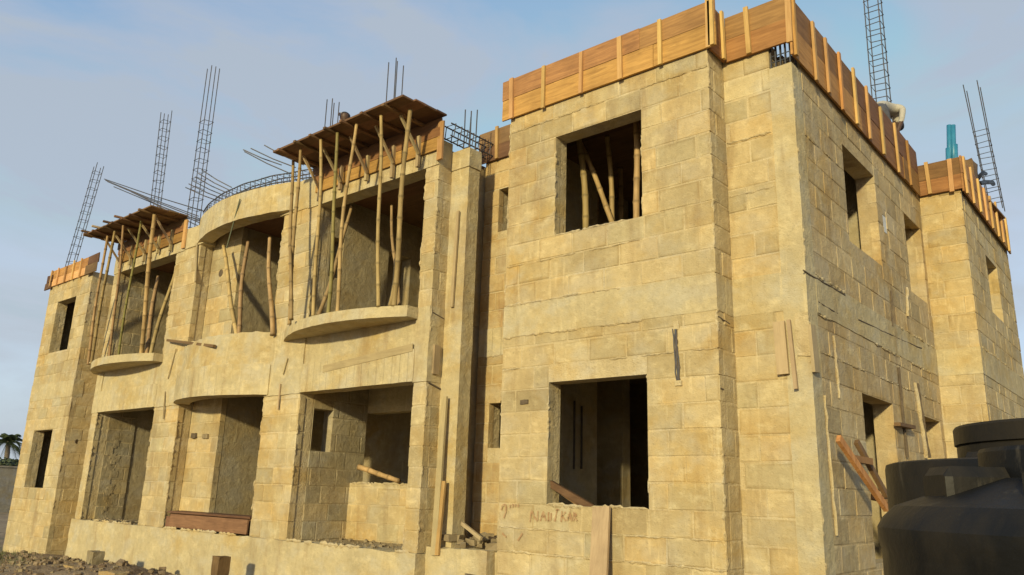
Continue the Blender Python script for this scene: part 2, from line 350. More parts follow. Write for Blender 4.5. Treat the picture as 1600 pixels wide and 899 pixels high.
# ------------------------------------------------------------------ the building
B = empty('block_building', (-12, 7, 0), 'unfinished two storey sandcrete block building with curved centre and square towers', 'building')
CH, BL = 0.25, 0.47           # course height, block length
BLOCKS = []                   # every block: (area in the photograph, verts, faces, tint, material, wall)
def wmap(axis, plane):
    if axis == 'Y': return lambda u, d, z: (u, plane + d, z)
    return lambda u, d, z: (plane - d, u, z)
def wall(axis, plane, u0, u1, z0, z1, openings=(), thick=0.225, bands=(), mat='block', course0=0.1, block_from=None, block_to=None, name='wall', blocks=True, core='mortar', seed=0):
    f = wmap(axis, plane); rnd = random.Random(zlib.crc32(repr((axis, plane, u0, z0, seed)).encode()))
    c0, c1 = u0 + 0.012, u1 - 0.012
    us = sorted({c0, c1, *[min(max(v, c0), c1) for o in openings for v in o[:2]]})
    zs = sorted({z0, z1, *[min(max(v, z0), z1) for o in openings for v in o[2:4]]})
    m = MB()
    def solid(i, j):
        if i < 0 or j < 0 or i >= len(us) - 1 or j >= len(zs) - 1: return False
        cu, cz = (us[i] + us[i + 1]) / 2, (zs[j] + zs[j + 1]) / 2
        return not any(o[0] < cu < o[1] and o[2] < cz < o[3] for o in openings)
    d0, d1 = 0.0045, thick
    def quad(ps):
        if axis == 'Y': ps = ps
        else: ps = ps
        m.add([f(*p) for p in ps], [(0, 1, 2, 3)])
    for i in range(len(us) - 1):
        for j in range(len(zs) - 1):
            if not solid(i, j): continue
            a, b, c, d = us[i], us[i + 1], zs[j], zs[j + 1]
            quad([(a, d0, c), (b, d0, c), (b, d0, d), (a, d0, d)]); quad([(b, d1, c), (a, d1, c), (a, d1, d), (b, d1, d)])
            if not solid(i - 1, j): quad([(a, d1, c), (a, d0, c), (a, d0, d), (a, d1, d)])
            if not solid(i + 1, j): quad([(b, d0, c), (b, d1, c), (b, d1, d), (b, d0, d)])
            if not solid(i, j - 1): quad([(a, d1, c), (b, d1, c), (b, d0, c), (a, d0, c)])
            if not solid(i, j + 1): quad([(a, d0, d), (b, d0, d), (b, d1, d), (a, d1, d)])
    wo = m.build(name, M[core], B)
    if not blocks: return wo
    bu0 = u0 if block_from is None else block_from; bu1 = u1 if block_to is None else block_to
    k0 = int(math.floor((z0 - course0) / CH)); k1 = int(math.ceil((z1 - course0) / CH))
    J = 0.013
    for k in range(k0, k1):
        za = max(z0, course0 + k * CH + J / 2 + rnd.uniform(-.003, .003)); zb = min(z1, course0 + (k + 1) * CH - J / 2 + rnd.uniform(-.003, .003))
        if zb - za < 0.05: continue
        zm = (za + zb) / 2
        if any(b0 < zm < b1 for b0, b1 in bands): continue
        cuts = [(bu0, bu1)]
        for o in openings:
            if o[2] < zb - 0.03 and o[3] > za + 0.03:
                # course partly beside the opening: cut it sideways
                if o[2] <= za + 0.05 and o[3] >= zb - 0.05 or True:
                    nc = []
                    for a, b in cuts:
                        if o[1] <= a or o[0] >= b: nc.append((a, b)); continue
                        if o[0] - a > 0.05: nc.append((a, o[0] + rnd.uniform(.001, .005)))
                        if b - o[1] > 0.05: nc.append((o[1] - rnd.uniform(.001, .005), b))
                    cuts = nc
        off = (k % 2) * BL / 2 + rnd.uniform(-0.05, 0.05)
        for a, b in cuts:
            i = math.floor((a - bu0 - off) / BL)
            while True:
                p = max(a, bu0 + off + i * BL + (J / 2 if bu0 + off + i * BL > a else 0) + rnd.uniform(-.006, .006) * (bu0 + off + i * BL > a))
                q = min(b, bu0 + off + (i + 1) * BL - J / 2)
                i += 1
                if p >= b - 0.04: break
                if b - q < 0.07: q = b; 
                if q - p < 0.045:
                    continue
                pr = rnd.uniform(-0.003, 0.0025); tl = rnd.uniform(-0.0015, 0.0015); ch = 0.004
                jj = lambda s_=0.004: rnd.uniform(-s_, s_)
                dd = 0.10
                ring0 = [(p, dd, za), (q, dd, za), (q, dd, zb), (p, dd, zb)]
                ring1 = [(p, pr + ch, za), (q, pr + ch, za), (q, pr + ch, zb), (p, pr + ch, zb)]
                c_ = [ch + abs(jj(.006)) for _ in range(4)]
                ring2 = [(p + c_[0], pr + tl, za + c_[0]), (q - c_[1], pr - tl, za + c_[1]), (q - c_[2], pr + jj(.002), zb - c_[2]), (p + c_[3], pr + jj(.002), zb - c_[3])]
                iu = min(.03, (q - p) * .2); iz = min(.025, (zb - za) * .2); e_ = [iu * rnd.uniform(.5, 1.2) for _ in range(4)]; g_ = [iz * rnd.uniform(.4, 1.3) for _ in range(4)]
                ring3 = [(ring2[0][0] + e_[0], ring2[0][1], ring2[0][2] + g_[0]), (ring2[1][0] - e_[1], ring2[1][1], ring2[1][2] + g_[1]), (ring2[2][0] - e_[2], ring2[2][1], ring2[2][2] - g_[2]), (ring2[3][0] + e_[3], ring2[3][1], ring2[3][2] - g_[3])]
                vv = [f(*t) for t in ring0 + ring1 + ring2 + ring3]
                ff = [(12, 13, 14, 15)]
                for r0 in (0, 4, 8):
                    for t in range(4): ff.append((r0 + t, r0 + (t + 1) % 4, r0 + 4 + (t + 1) % 4, r0 + 4 + t))
                pp = [proj(v) for v in vv[8:12]]
                area = 0
                if all(pp):
                    cx_ = sum(t[0] for t in pp) / 4; cy_ = sum(t[1] for t in pp) / 4
                    if -5 < cx_ < 1605 and -5 < cy_ < 905 and not (cx_ > 1385 and cy_ > 715):
                        area = abs(sum(pp[t][0] * pp[(t + 1) % 4][1] - pp[(t + 1) % 4][0] * pp[t][1] for t in range(4))) / 2
                t = rnd.gauss(1, 0.075); t = min(1.12, max(0.84, t)); wr = rnd.gauss(0, 0.02)
                tn = (t * (1 + wr), t, t * (1 - 1.5 * wr))
                def edge():
                    x_ = rnd.random()
                    if x_ < .36: k = rnd.uniform(.76, .93); return (tn[0] * k, tn[1] * k * .95, tn[2] * k * .86)      # dirt caught in the joint
                    if x_ < .72: k = rnd.uniform(1.05, 1.2); return tuple(c * k for c in tn)                          # cement wiped over the joint
                    return tn
                eb = [edge() for _ in range(4)]
                BLOCKS.append((area, vv, ff, [tn] * 8 + eb + [tn] * 4, mat, wo))
                if q >= b: break
        
    return wo

BAND = (3.34, 3.70)
# right tower
wall('Y', 6.90, -6.02, -3.31, 0, 6.26, [(-5.30, -4.12, 4.46, 5.71), (-5.34, -4.09, 1.46, 2.77)], bands=[BAND], course0=0.21)
rough('ring_beam', 'concrete', B, -6.025, -3.305, 6.894, 7.10, 3.335, 3.705, amp=0.005)
wall('X', -3.31, 6.92, 7.36, 0, 6.26, bands=[BAND], block_from=7.0, course0=0.21)
rough('ring_beam', 'concrete', B, -3.5, -3.303, 7.103, 7.30, 3.33, 3.70, amp=0.004)
# set-back face and the cast corner column
wall('Y', 7.26, -3.38, -2.79, 0, 6.22, bands=[BAND], course0=0.17, block_from=-3.31, block_to=-2.80)
rough('ring_beam', 'concrete', B, -3.31, -2.80, 7.253, 7.46, 3.33, 3.71, amp=0.005)
rough('corner_column', 'concrete', B, -2.80, -2.565, 7.252, 7.50, 0, 5.90, amp=0.004, step=0.06)
# long side wall
wall('X', -2.57, 7.48, 12.17, 0, 6.06, [(8.70, 9.90, 4.38, 5.55), (11.18, 12.03, 4.34, 5.48), (8.69, 9.80, 1.0, 2.70), (11.14, 12.02, 1.3, 2.69), (10.12, 10.28, 4.88, 5.12)],
     bands=[BAND], course0=0.20, mat='weathered', core='weathered_core', block_from=7.50)
rough('ring_beam', 'concrete', B, -2.78, -2.563, 7.503, 12.16, 3.33, 3.71, amp=0.006, step=0.1)
# projecting far block
wall('Y', 12.17, -2.72, -2.02, 0, 6.06, bands=[BAND], course0=0.18, block_from=-2.57)
rough('ring_beam', 'concrete', B, -2.56, -2.015, 12.164, 12.37, 3.33, 3.70, amp=0.004)
wall('X', -2.02, 12.19, 15.80, 0, 6.06, [(13.53, 14.45, 4.45, 5.36)], bands=[BAND], block_from=12.28, course0=0.18)
rough('ring_beam', 'concrete', B, -2.22, -2.013, 12.373, 15.79, 3.33, 3.70, amp=0.005)
# recessed strip beside the right tower
wall('Y', 7.73, -7.19, -5.9, 0, 6.17, [(-6.92, -6.55, 5.06, 5.69), (-6.96, -6.55, 2.13, 2.73)], bands=[BAND], mat='clay_stain', course0=0.2)
rough('ring_beam', 'boarded', B, -7.18, -5.9, 7.722, 7.9, 3.33, 3.70, amp=0.004)
wall('X', -7.19, 7.75, 9.0, 0, 6.1, blocks=False, core='plaster', name='recess_side_wall')
wall('Y', 8.05, -7.9, -7.0, 0, 6.1, blocks=False, core='plaster', name='recess_back_wall')
# left tower
wall('Y', 6.90, -20.70, -18.30, 0, 6.13, [(-20.08, -19.02, 4.43, 5.66), (-20.1, -19.03, 1.40, 2.65)], bands=[BAND], course0=0.15)
rough('ring_beam', 'concrete', B, -20.705, -18.295, 6.893, 7.10, 3.335, 3.70, amp=0.005)
wall('X', -18.30, 6.92, 7.73, 0, 6.13, bands=[BAND], block_from=7.0, course0=0.15)
wall('Y', 7.73, -18.30, -16.9, 0, 6.13, bands=[BAND], course0=0.2)
wall('X', -20.47, 7.0, 12.2, 0, 6.1, blocks=False, core='plaster', name='left_end_wall')
# bay piers (block) between the openings
FL = 0.85
YB = 6.82
for u0, u1 in ((-16.95, -16.68), (-7.45, -7.2)):
    wall('Y', YB, u0, u1, FL, 5.84, bands=[(2.9, 3.86)], course0=0.1, thick=0.25)
for u0, u1 in ((-14.29, -13.40), (-10.78, -9.85)):
    wall('Y', YB, u0, u1, FL, 5.84, bands=[(2.9, 3.86)], course0=0.1, thick=0.25)
    rough('pier_band', 'concrete', B, u0 - 0.004, u1 + 0.004, YB - 0.012, YB + 0.245, 2.90, 3.87, amp=0.009, step=0.05)
for u0, u1 in ((-16.95, -16.68), (-7.45, -7.2)):
    rough('pier_band', 'concrete', B, u0 - 0.003, u1 + 0.004, YB - 0.008, YB + 0.245, 2.90, 3.87, amp=0.007, step=0.08)
wall('X', -7.2, YB + 0.02, 7.12, FL, 5.84, bands=[(2.9, 3.86)], block_from=YB + 0.1, course0=0.1)
# free piers beside the bays
for u0, u1 in ((-7.23, -6.88), (-17.26, -16.92)):
    rough('pier', 'concrete', B, u0, u1, 7.07, 7.28, 0.0, 6.03, amp=0.006, step=0.06)
    rough('pier_cap', 'concrete', B, u0 - 0.012, u1 + 0.014, 7.055, 7.29, 5.80, 6.07, amp=0.008, step=0.05)
# plinth
rough('plinth', 'concrete', B, -17.0, -7.18, 6.78, 7.1, -0.2, 0.85, amp=0.016, step=0.16)
rough('plinth', 'concrete', B, -7.18, -6.0, 6.95, 7.75, -0.2, 0.93, amp=0.02, step=0.1)
rough('plinth', 'concrete', B, -18.32, -17.0, 7.4, 7.75, -0.2, 0.2, amp=0.02, step=0.1)
# beams over the lower and upper openings of the two side bays
for x0, x1 in ((-16.69, -14.28), (-9.86, -7.44)):
    rough('lower_beam', 'boarded', B, x0, x1, YB - 0.02, YB + 0.24, 2.91, 3.33, amp=0.006)
    rough('fascia', 'concrete', B, x0, x1, YB + 0.012, YB + 0.24, 3.33, 3.74, amp=0.008)
    rough('upper_beam', 'boarded', B, x0 - 0.26, x1 + (0.24 if x0 > -12 else 0.3), YB - 0.018, YB + 0.24, 5.82, 6.2, amp=0.006)
# curved centre: arcs in plan
def arc_pts(x0, x1, bow, y, n=36, asym=0):
    c = (x1 - x0) / 2; r = (c * c + bow * bow) / (2 * bow); mx_ = (x0 + x1) / 2; a0 = math.asin(c / r)
    return [(mx_ + r * math.sin(-a0 + 2 * a0 * i / n), y - (r * math.cos(-a0 + 2 * a0 * i / n) - (r - bow))) for i in range(n + 1)]
def arc_beam(name, mat, x0, x1, bow, y, thick, z0, z1, amp=0.007, nz_=6, n=40):
    o_ = arc_pts(x0, x1, bow, y, n); i_ = [(x, yy + thick) for x, yy in o_]
    m = MB(); vs = []; fs = []
    for k in range(nz_ + 1):
        z = z0 + (z1 - z0) * k / nz_
        for ring in (o_, i_):
            for x, yy in ring:
                p = Vector((x, yy, z)); vs.append(p + noise.noise_vector(p * 4) * amp + noise.noise_vector(p * 12) * amp * 0.6)
    N = n + 1; S = 2 * N
    for k in range(nz_):
        for i in range(n):
            a = k * S + i; fs.append((a, a + 1, a + 1 + S, a + S))
            a = k * S + N + i; fs.append((a + 1, a, a + S, a + S + 1))
        fs.append((k * S + N, k * S, k * S + S, k * S + S + N)); e = k * S + n; fs.append((e, e + N, e + N + S, e + S))
    for i in range(n):
        fs.append((i + 1, i, N + i, N + i + 1)); t = nz_ * S; fs.append((t + i, t + i + 1, t + N + i + 1, t + N + i))
    m.add(vs, fs); return m.build(name, M[mat], B)
arc_beam('curved_beam', 'boarded', -13.52, -10.66, 0.43, 6.79, 0.30, 2.92, 3.40)
arc_beam('curved_parapet', 'concrete', -13.50, -10.68, 0.32, 6.83, 0.2, 3.40, 3.92, amp=0.024)
arc_beam('curved_roof_beam', 'boarded', -13.50, -10.45, 0.28, 6.80, 0.26, 5.88, 6.36)
rough('pier_head', 'concrete', B, -14.30, -13.30, YB - 0.02, YB + 0.24, 5.84, 6.24, amp=0.01)
rough('pier_head', 'concrete', B, -10.86, -9.95, YB - 0.016, YB + 0.24, 5.84, 6.34, amp=0.01)
# balcony slabs
def balcony(x0, x1, z0=3.72, z1=3.865, bow=0.52):
    n = 40; pts = arc_pts(x0, x1 + 0.35, bow, YB + 0.02, n)
    pts = [p for p in pts if p[0] < x1]; 
    m = MB(); poly = pts + [(x1, pts[-1][1]), (x1, YB + 0.2), (x0, YB + 0.2)]
    poly = [(x + R_.uniform(-.004, .004), y + R_.uniform(-.006, .006)) for x, y in poly]
    m.prism(poly, z0, z1); return m.build('balcony_slab', M['concrete'], B)
balcony(-10.45, -7.42); balcony(-17.2, -14.2)
# inner walls and floors
def ibox(name, mat, *a): m = MB(); m.box(*a); return m.build(name, M[mat], B)
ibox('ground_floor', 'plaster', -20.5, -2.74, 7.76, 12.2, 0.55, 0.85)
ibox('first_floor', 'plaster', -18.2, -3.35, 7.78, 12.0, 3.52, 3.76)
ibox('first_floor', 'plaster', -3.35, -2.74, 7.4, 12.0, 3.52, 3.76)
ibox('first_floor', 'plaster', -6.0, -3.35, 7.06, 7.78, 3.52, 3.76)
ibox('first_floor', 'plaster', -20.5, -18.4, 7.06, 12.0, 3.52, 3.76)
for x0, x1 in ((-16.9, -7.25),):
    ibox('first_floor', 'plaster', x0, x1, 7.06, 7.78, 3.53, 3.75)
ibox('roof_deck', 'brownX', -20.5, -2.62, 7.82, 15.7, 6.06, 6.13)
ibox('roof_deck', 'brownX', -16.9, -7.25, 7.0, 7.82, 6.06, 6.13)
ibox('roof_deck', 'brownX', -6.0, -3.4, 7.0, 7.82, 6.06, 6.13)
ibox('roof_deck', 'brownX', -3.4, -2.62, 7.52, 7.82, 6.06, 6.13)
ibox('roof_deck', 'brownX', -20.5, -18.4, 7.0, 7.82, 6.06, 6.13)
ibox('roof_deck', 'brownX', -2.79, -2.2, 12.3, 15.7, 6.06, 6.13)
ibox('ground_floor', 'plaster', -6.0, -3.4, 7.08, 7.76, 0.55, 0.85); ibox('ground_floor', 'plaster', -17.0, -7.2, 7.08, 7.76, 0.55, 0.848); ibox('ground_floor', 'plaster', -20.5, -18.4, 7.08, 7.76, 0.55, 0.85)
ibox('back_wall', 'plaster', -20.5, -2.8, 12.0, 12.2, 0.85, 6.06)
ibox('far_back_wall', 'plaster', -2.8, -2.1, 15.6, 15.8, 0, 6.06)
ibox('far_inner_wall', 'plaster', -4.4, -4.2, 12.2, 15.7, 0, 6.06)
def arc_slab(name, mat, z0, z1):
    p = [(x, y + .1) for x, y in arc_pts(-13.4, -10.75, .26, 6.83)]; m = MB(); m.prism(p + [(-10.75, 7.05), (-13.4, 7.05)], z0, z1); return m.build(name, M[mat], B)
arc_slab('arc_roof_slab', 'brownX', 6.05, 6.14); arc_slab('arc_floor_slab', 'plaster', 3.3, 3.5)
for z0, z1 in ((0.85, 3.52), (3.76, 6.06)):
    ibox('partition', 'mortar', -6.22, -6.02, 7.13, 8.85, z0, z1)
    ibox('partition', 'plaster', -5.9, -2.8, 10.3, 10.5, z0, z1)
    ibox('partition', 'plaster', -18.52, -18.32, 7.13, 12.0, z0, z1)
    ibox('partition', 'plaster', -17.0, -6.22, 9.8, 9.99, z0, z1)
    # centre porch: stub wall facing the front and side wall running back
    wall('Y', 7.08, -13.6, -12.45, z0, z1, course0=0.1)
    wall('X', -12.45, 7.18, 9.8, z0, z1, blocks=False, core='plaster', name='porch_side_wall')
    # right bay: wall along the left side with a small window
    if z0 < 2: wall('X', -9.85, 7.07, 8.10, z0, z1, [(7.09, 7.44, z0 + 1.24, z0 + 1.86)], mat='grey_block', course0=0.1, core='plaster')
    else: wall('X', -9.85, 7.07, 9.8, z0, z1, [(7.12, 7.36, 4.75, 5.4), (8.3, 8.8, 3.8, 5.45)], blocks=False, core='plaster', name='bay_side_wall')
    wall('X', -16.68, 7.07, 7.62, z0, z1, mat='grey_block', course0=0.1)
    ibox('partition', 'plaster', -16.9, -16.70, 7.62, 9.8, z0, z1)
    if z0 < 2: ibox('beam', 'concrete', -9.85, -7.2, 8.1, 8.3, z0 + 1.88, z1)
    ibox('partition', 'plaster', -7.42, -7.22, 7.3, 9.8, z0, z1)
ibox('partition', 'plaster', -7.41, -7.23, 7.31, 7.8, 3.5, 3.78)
wall('Y', 7.85, -9.86, -7.3, 0.85, 1.66, course0=0.1)
wall('Y', 7.6, -9.0, -7.3, 3.76, 4.12, course0=0.1)
# exposed reinforcement under the corner formwork
def rebar_stub(x0, y0, z0, z1, n=5, w=0.2):
    m = MB()
    for i in range(n):
        for j in (0, 1):
            m.tube([(x0 + w * i / (n - 1), y0 + j * 0.16, z0), (x0 + w * i / (n - 1), y0 + j * 0.16, z1)], 0.008, 5)
    for z in (z0 + 0.06, z0 + 0.13, z0 + 0.2): m.tube([(x0, y0, z), (x0 + w, y0, z), (x0 + w, y0 + .16, z), (x0, y0 + .16, z), (x0, y0, z)], 0.006, 4)
    return m.build('column_rebar', M['rebar'], B)
rebar_stub(-2.79, 7.29, 5.85, 6.3)
ibox('column_gap_back', 'gash', -2.82, -2.72, 7.44, 7.52, 5.9, 6.12)
rebar_stub(-2.22, 12.2, 5.8, 6.3)
# white box let into the side wall
ibox('wall_box', 'white_box', -2.60, -2.575, 10.13, 10.27, 4.89, 5.11)
# chased slots with conduits in the walls, ragged edges
def slot(name, pts, r, mat, parent=B):
    m = MB(); m.tube([Vector(p) + Vector([R_.uniform(-.006, .006) for _ in range(3)]) for p in pts], r, 6); return m.build(name, M[mat], parent)
def lerp(a, b, n): return [Vector(a).lerp(Vector(b), i / n) for i in range(n + 1)]

# mortar ridges: squeezed bed joints, ragged
def ridge(axis, plane, u0, u1, z, r=0.012, seed=0, hole=0.25):
    rnd = random.Random(seed); f = wmap(axis, plane); m = MB(); u = u0
    while u < u1:
        ln = rnd.uniform(0.15, 0.7); e = min(u1, u + ln)
        if rnd.random() > hole and e - u > 0.08:
            n = max(3, int((e - u) / 0.035)); pts = []; rr = []
            for i in range(n + 1):
                uu = u + (e - u) * i / n
                pts.append(f(uu, 0.004 + rnd.uniform(-.003, .003), z + rnd.uniform(-.006, .006) + 0.012 * noise.noise(Vector((uu * 2.5, z, seed)))))
                rr.append(r * (0.25 + 0.85 * rnd.random()) * (0.3 if i in (0, n) else 1))
            m.tube(pts, rr, 5)
        u = e + rnd.uniform(0.02, 0.2)
    if m.v: o = m.build('mortar_ridge', M['mortar'], B); o['kind'] = 'stuff'
for i, a in enumerate((('Y', 6.895, -6.0, -3.32, 3.715, .02), ('Y', 6.895, -6.0, -3.32, 3.33, .016), ('Y', 6.895, -6.0, -3.32, 5.96, .012), ('Y', 6.895, -6.0, -3.32, 4.20, .012),
                       ('Y', 7.252, -3.30, -2.60, 3.715, .02), ('Y', 7.252, -3.3, -2.82, 5.2, .014), ('Y', 7.252, -3.3, -2.82, 4.6, .012), ('Y', 7.252, -3.3, -2.82, 2.6, .012),
                       ('X', -2.563, 7.5, 12.1, 3.715, .022), ('X', -2.563, 7.5, 12.1, 3.32, .018), ('X', -2.566, 7.5, 12.1, 2.95, .012), ('X', -2.566, 7.5, 8.7, 5.2, .012),
                       ('X', -2.015, 12.3, 15.7, 3.71, .02), ('Y', 7.722, -7.1, -6.1, 3.33, .016), ('Y', 6.895, -20.7, -18.3, 3.71, .016),
                       ('Y', 6.81, -16.9, -14.3, 0.86, .03), ('Y', 6.78, -9.8, -7.3, 0.86, .035), ('Y', 6.78, -13.3, -10.9, 0.86, .03), ('Y', 6.9, -5.34, -4.1, 1.465, .02),
                       ('Y', 6.895, -6.0, -3.32, 0.96, .018), ('Y', 6.895, -6.0, -3.32, 1.21, .012), ('Y', 6.895, -6.0, -3.32, 2.96, .011))):
    ridge(*a, seed=i)

def jamb(plane, u, z0, z1, seed):
    rnd = random.Random(seed + 900); m = MB(); z = z0
    while z < z1:
        e = min(z1, z + rnd.uniform(.08, .4))
        if rnd.random() < .6 and e - z > .06:
            n = max(3, int((e - z) / .03)); m.tube([(u + rnd.uniform(-.008, .008), plane + .004 + rnd.uniform(-.004, .008), z + (e - z) * i / n) for i in range(n + 1)], [(.004 if i in (0, n) else rnd.uniform(.006, .019)) for i in range(n + 1)], 5)
        z = e + rnd.uniform(.02, .15)
    o = m.build('mortar_ridge', M['mortar'], B); o['kind'] = 'stuff'
for i, (pl, u, za, zb) in enumerate(((6.9, -5.30, 4.46, 5.71), (6.9, -4.12, 4.46, 5.71), (6.9, -5.34, 1.46, 2.77), (6.9, -4.09, 1.46, 2.77), (6.82, -9.85, .86, 2.9), (6.82, -7.45, .86, 2.9), (6.82, -10.78, .86, 2.9), (6.82, -13.4, .86, 2.9),
        (6.82, -14.29, .86, 2.9), (6.82, -16.68, .86, 2.9), (6.82, -9.85, 3.9, 5.8), (6.82, -7.45, 3.9, 5.8), (6.82, -10.78, 3.9, 5.8), (6.82, -14.29, 3.9, 5.8), (6.9, -3.315, .3, 6.1), (7.26, -2.575, .2, 5.8), (6.9, -6.015, .9, 6.1), (6.82, -7.205, .9, 5.8), (6.9, -18.305, .3, 6.0))): jamb(pl, u, za, zb, i)
for i, a in enumerate((('Y', 6.9, -5.34, -4.09, 1.462, .024), ('Y', 6.9, -5.3, -4.12, 4.462, .016), ('Y', 7.85, -9.8, -7.5, 1.66, .02))): ridge(*a, seed=300 + i, hole=.1)
# details on the walls
for y_, za, zb in ((7.95, .85, 3.5), (8.32, 1.9, 2.75), (8.48, 1.9, 2.7)): slot('conduit', [(-6.01, y_, za), (-6.01, y_, zb)], .014, 'gash')
# chase with exposed bars beside the lower tower window
a, b = onY(1055, 515, 6.896), onY(1060, 595, 6.896)
ch_ = MB(); ch_.tube([p + Vector((R_.uniform(-.007, .007), .01, 0)) for p in lerp(a, b, 16)], [R_.uniform(.014, .026) for _ in range(17)], 7); ch_.build('chase', M['gash'], B)
for dx in (-0.018, 0.0, 0.018): slot('chase_bar', lerp(a + Vector((dx, -0.012, 0)), b + Vector((dx, -0.012, 0)), 6), 0.006, 'rebar')
m = MB(); q = onY(1056, 512, 6.885); rough_box(m, q.x - .025, q.x + .03, q.y, q.y + .02, q.z - .02, q.z + .06, .014, .012); m.build('cement_dab', M['mortar'], B)
m = MB(); q = onY(1061, 598, 6.885); rough_box(m, q.x - .04, q.x + .035, q.y, q.y + .02, q.z - .03, q.z + .02, .014, .012); m.build('cement_dab', M['mortar'], B)
m = MB()
for i_ in range(26):
    fr = i_ / 25; p = onX(178 - 13 * fr + 5 * math.sin(i_ * 1.3), 688 + 122 * fr, -16.676); ww = R_.uniform(.02, .07)
    rough_box(m, p.x - .01, p.x + R_.uniform(.0, .006), p.y - ww, p.y + ww * R_.uniform(.5, 1.4), p.z - R_.uniform(.03, .07), p.z + R_.uniform(.03, .07), .009, .03)
o = m.build('plaster_scar', M['plaster'], B); o['kind'] = 'stuff'
# holes
for p in (onY(820, 627, 6.893),):
    m = MB(); rough_box(m, p.x - .06, p.x + .05, p.y - 0.002, p.y + .02, p.z - .03, p.z + .02, .012, .025); m.build('wall_hole', M['gash'], B)
for p, rr in ((onX(120, 690, -18.296), .05), (onY(345, 427, 7.075), .07)):
    m = MB(); m.tube([p + Vector((0, .01, 0)), p + Vector((-0.03 if rr < .06 else 0, .0 if rr < .06 else -.004, 0))], rr, 9); m.build('wall_hole', M['gash'], B)
# fixing slots on the side wall: chases, strips and battens
for (x0, y0, x1, y1, r, mt) in ((1302, 525, 1312, 622, .014, 'mortar'), (1288, 618, 1307, 838, .016, 'mortar'), (1403, 575, 1417, 715, .022, 'gash'), (1429, 598, 1447, 715, .032, 'mortar'), (1433, 600, 1452, 715, .02, 'gash'),
                                (1392, 455, 1394, 510, .012, 'gash'), (1417, 450, 1418, 495, .022, 'mortar')):
    slot('wall_chase', lerp(onX(x0, y0, -2.562), onX(x1, y1, -2.562), 12), r, mt)
for x0, y0, x1, y1 in ((1278, 472, 1308, 490), (1255, 423, 1320, 462), (1340, 500, 1440, 545)):
    slot('crack', lerp(onX(x0, y0, -2.566), onX(x1, y1, -2.566), 9), 0.008, 'gash')
for x0, y0, x1, y1 in ((1116, 490, 1142, 508), (1120, 603, 1133, 610)):
    slot('crack', lerp(onX(x0 + 6, y0 + 4, -3.308), onX(x1 - 2, y1 - 1, -3.308), 5), 0.008, 'gash')
slot('tie_rod', [(-7.197, 6.85, onX(682, 490, -7.19).z), (-7.197, 7.06, onX(702, 500, -7.19).z)], 0.01, 'gash')
slot('tie_rod', [(-7.197, 6.85, onX(668, 598, -7.19).z), (-7.197, 7.06, onX(695, 610, -7.19).z)], 0.012, 'gash')

# ---- graffiti: red-brown brush strokes on the tower
G0 = [[(150, 240), (160, 195), (190, 185), (200, 210), (195, 260), (175, 320)], [(240, 185), (237, 220)], [(268, 180), (265, 215)], [(292, 178), (290, 210)], [(322, 178), (320, 212)],
      [(440, 360), (455, 240), (490, 320), (515, 355)], [(518, 350), (520, 250)], [(545, 350), (575, 255), (600, 350)], [(556, 310), (596, 305)], [(628, 262), (626, 352), (650, 340)], [(655, 270), (650, 345)],
      [(700, 235), (735, 238)], [(716, 236), (690, 355)], [(755, 360), (765, 250)], [(765, 300), (800, 260)], [(765, 300), (800, 350)], [(815, 350), (840, 265), (865, 350)], [(825, 320), (858, 320)], [(880, 350), (885, 265), (910, 290), (888, 310), (915, 350)],
      [(160, 475), (200, 515)], [(365, 475), (318, 550)]]
for st in G0:
    pts = [onY(760 + x / 6.468, 760 + y / 6.468, 6.8915) for x, y in st]
    fine = [pts[0]]
    for p, q in zip(pts, pts[1:]): fine += [p.lerp(q, k / 4) for k in range(1, 5)]
    up = []
    for i, p in enumerate(fine):
        d = (fine[min(i + 1, len(fine) - 1)] - fine[max(0, i - 1)]).normalized(); n_ = Vector((-d.z, 0, d.x)) * R_.uniform(.007, .0125)
        up.append((p + n_, p - n_))
    vv = [v for pr in up for v in pr]; gm = MB(); gm.add(vv, [(2 * i, 2 * i + 2, 2 * i + 3, 2 * i + 1) for i in range(len(up) - 1)])
    go_ = gm.build('paint_stroke', M['paint'], B)
    sm_ = go_.modifiers.new('t', 'SOLIDIFY'); sm_.thickness = 0.002

# ---- blocks into objects: the 300 that show largest singly, the rest joined
BLOCKS.sort(key=lambda t: -t[0])
for i, (ar, vv, ff, tn, mt, wo) in enumerate(BLOCKS[:300]):
    m = MB(); m.add(vv, ff); m.t = tn; m.build('block', M[mt], wo, tint=True)
for mt in ('block', 'grey_block', 'clay_stain', 'weathered'):
    m = MB()
    for ar, vv, ff, tn, k, wo in BLOCKS[300:]:
        if k == mt: m.add(vv, ff); m.t[-len(vv):] = tn
    o = m.build('block_courses', M[mt], B, tint=True); o['kind'] = 'stuff'

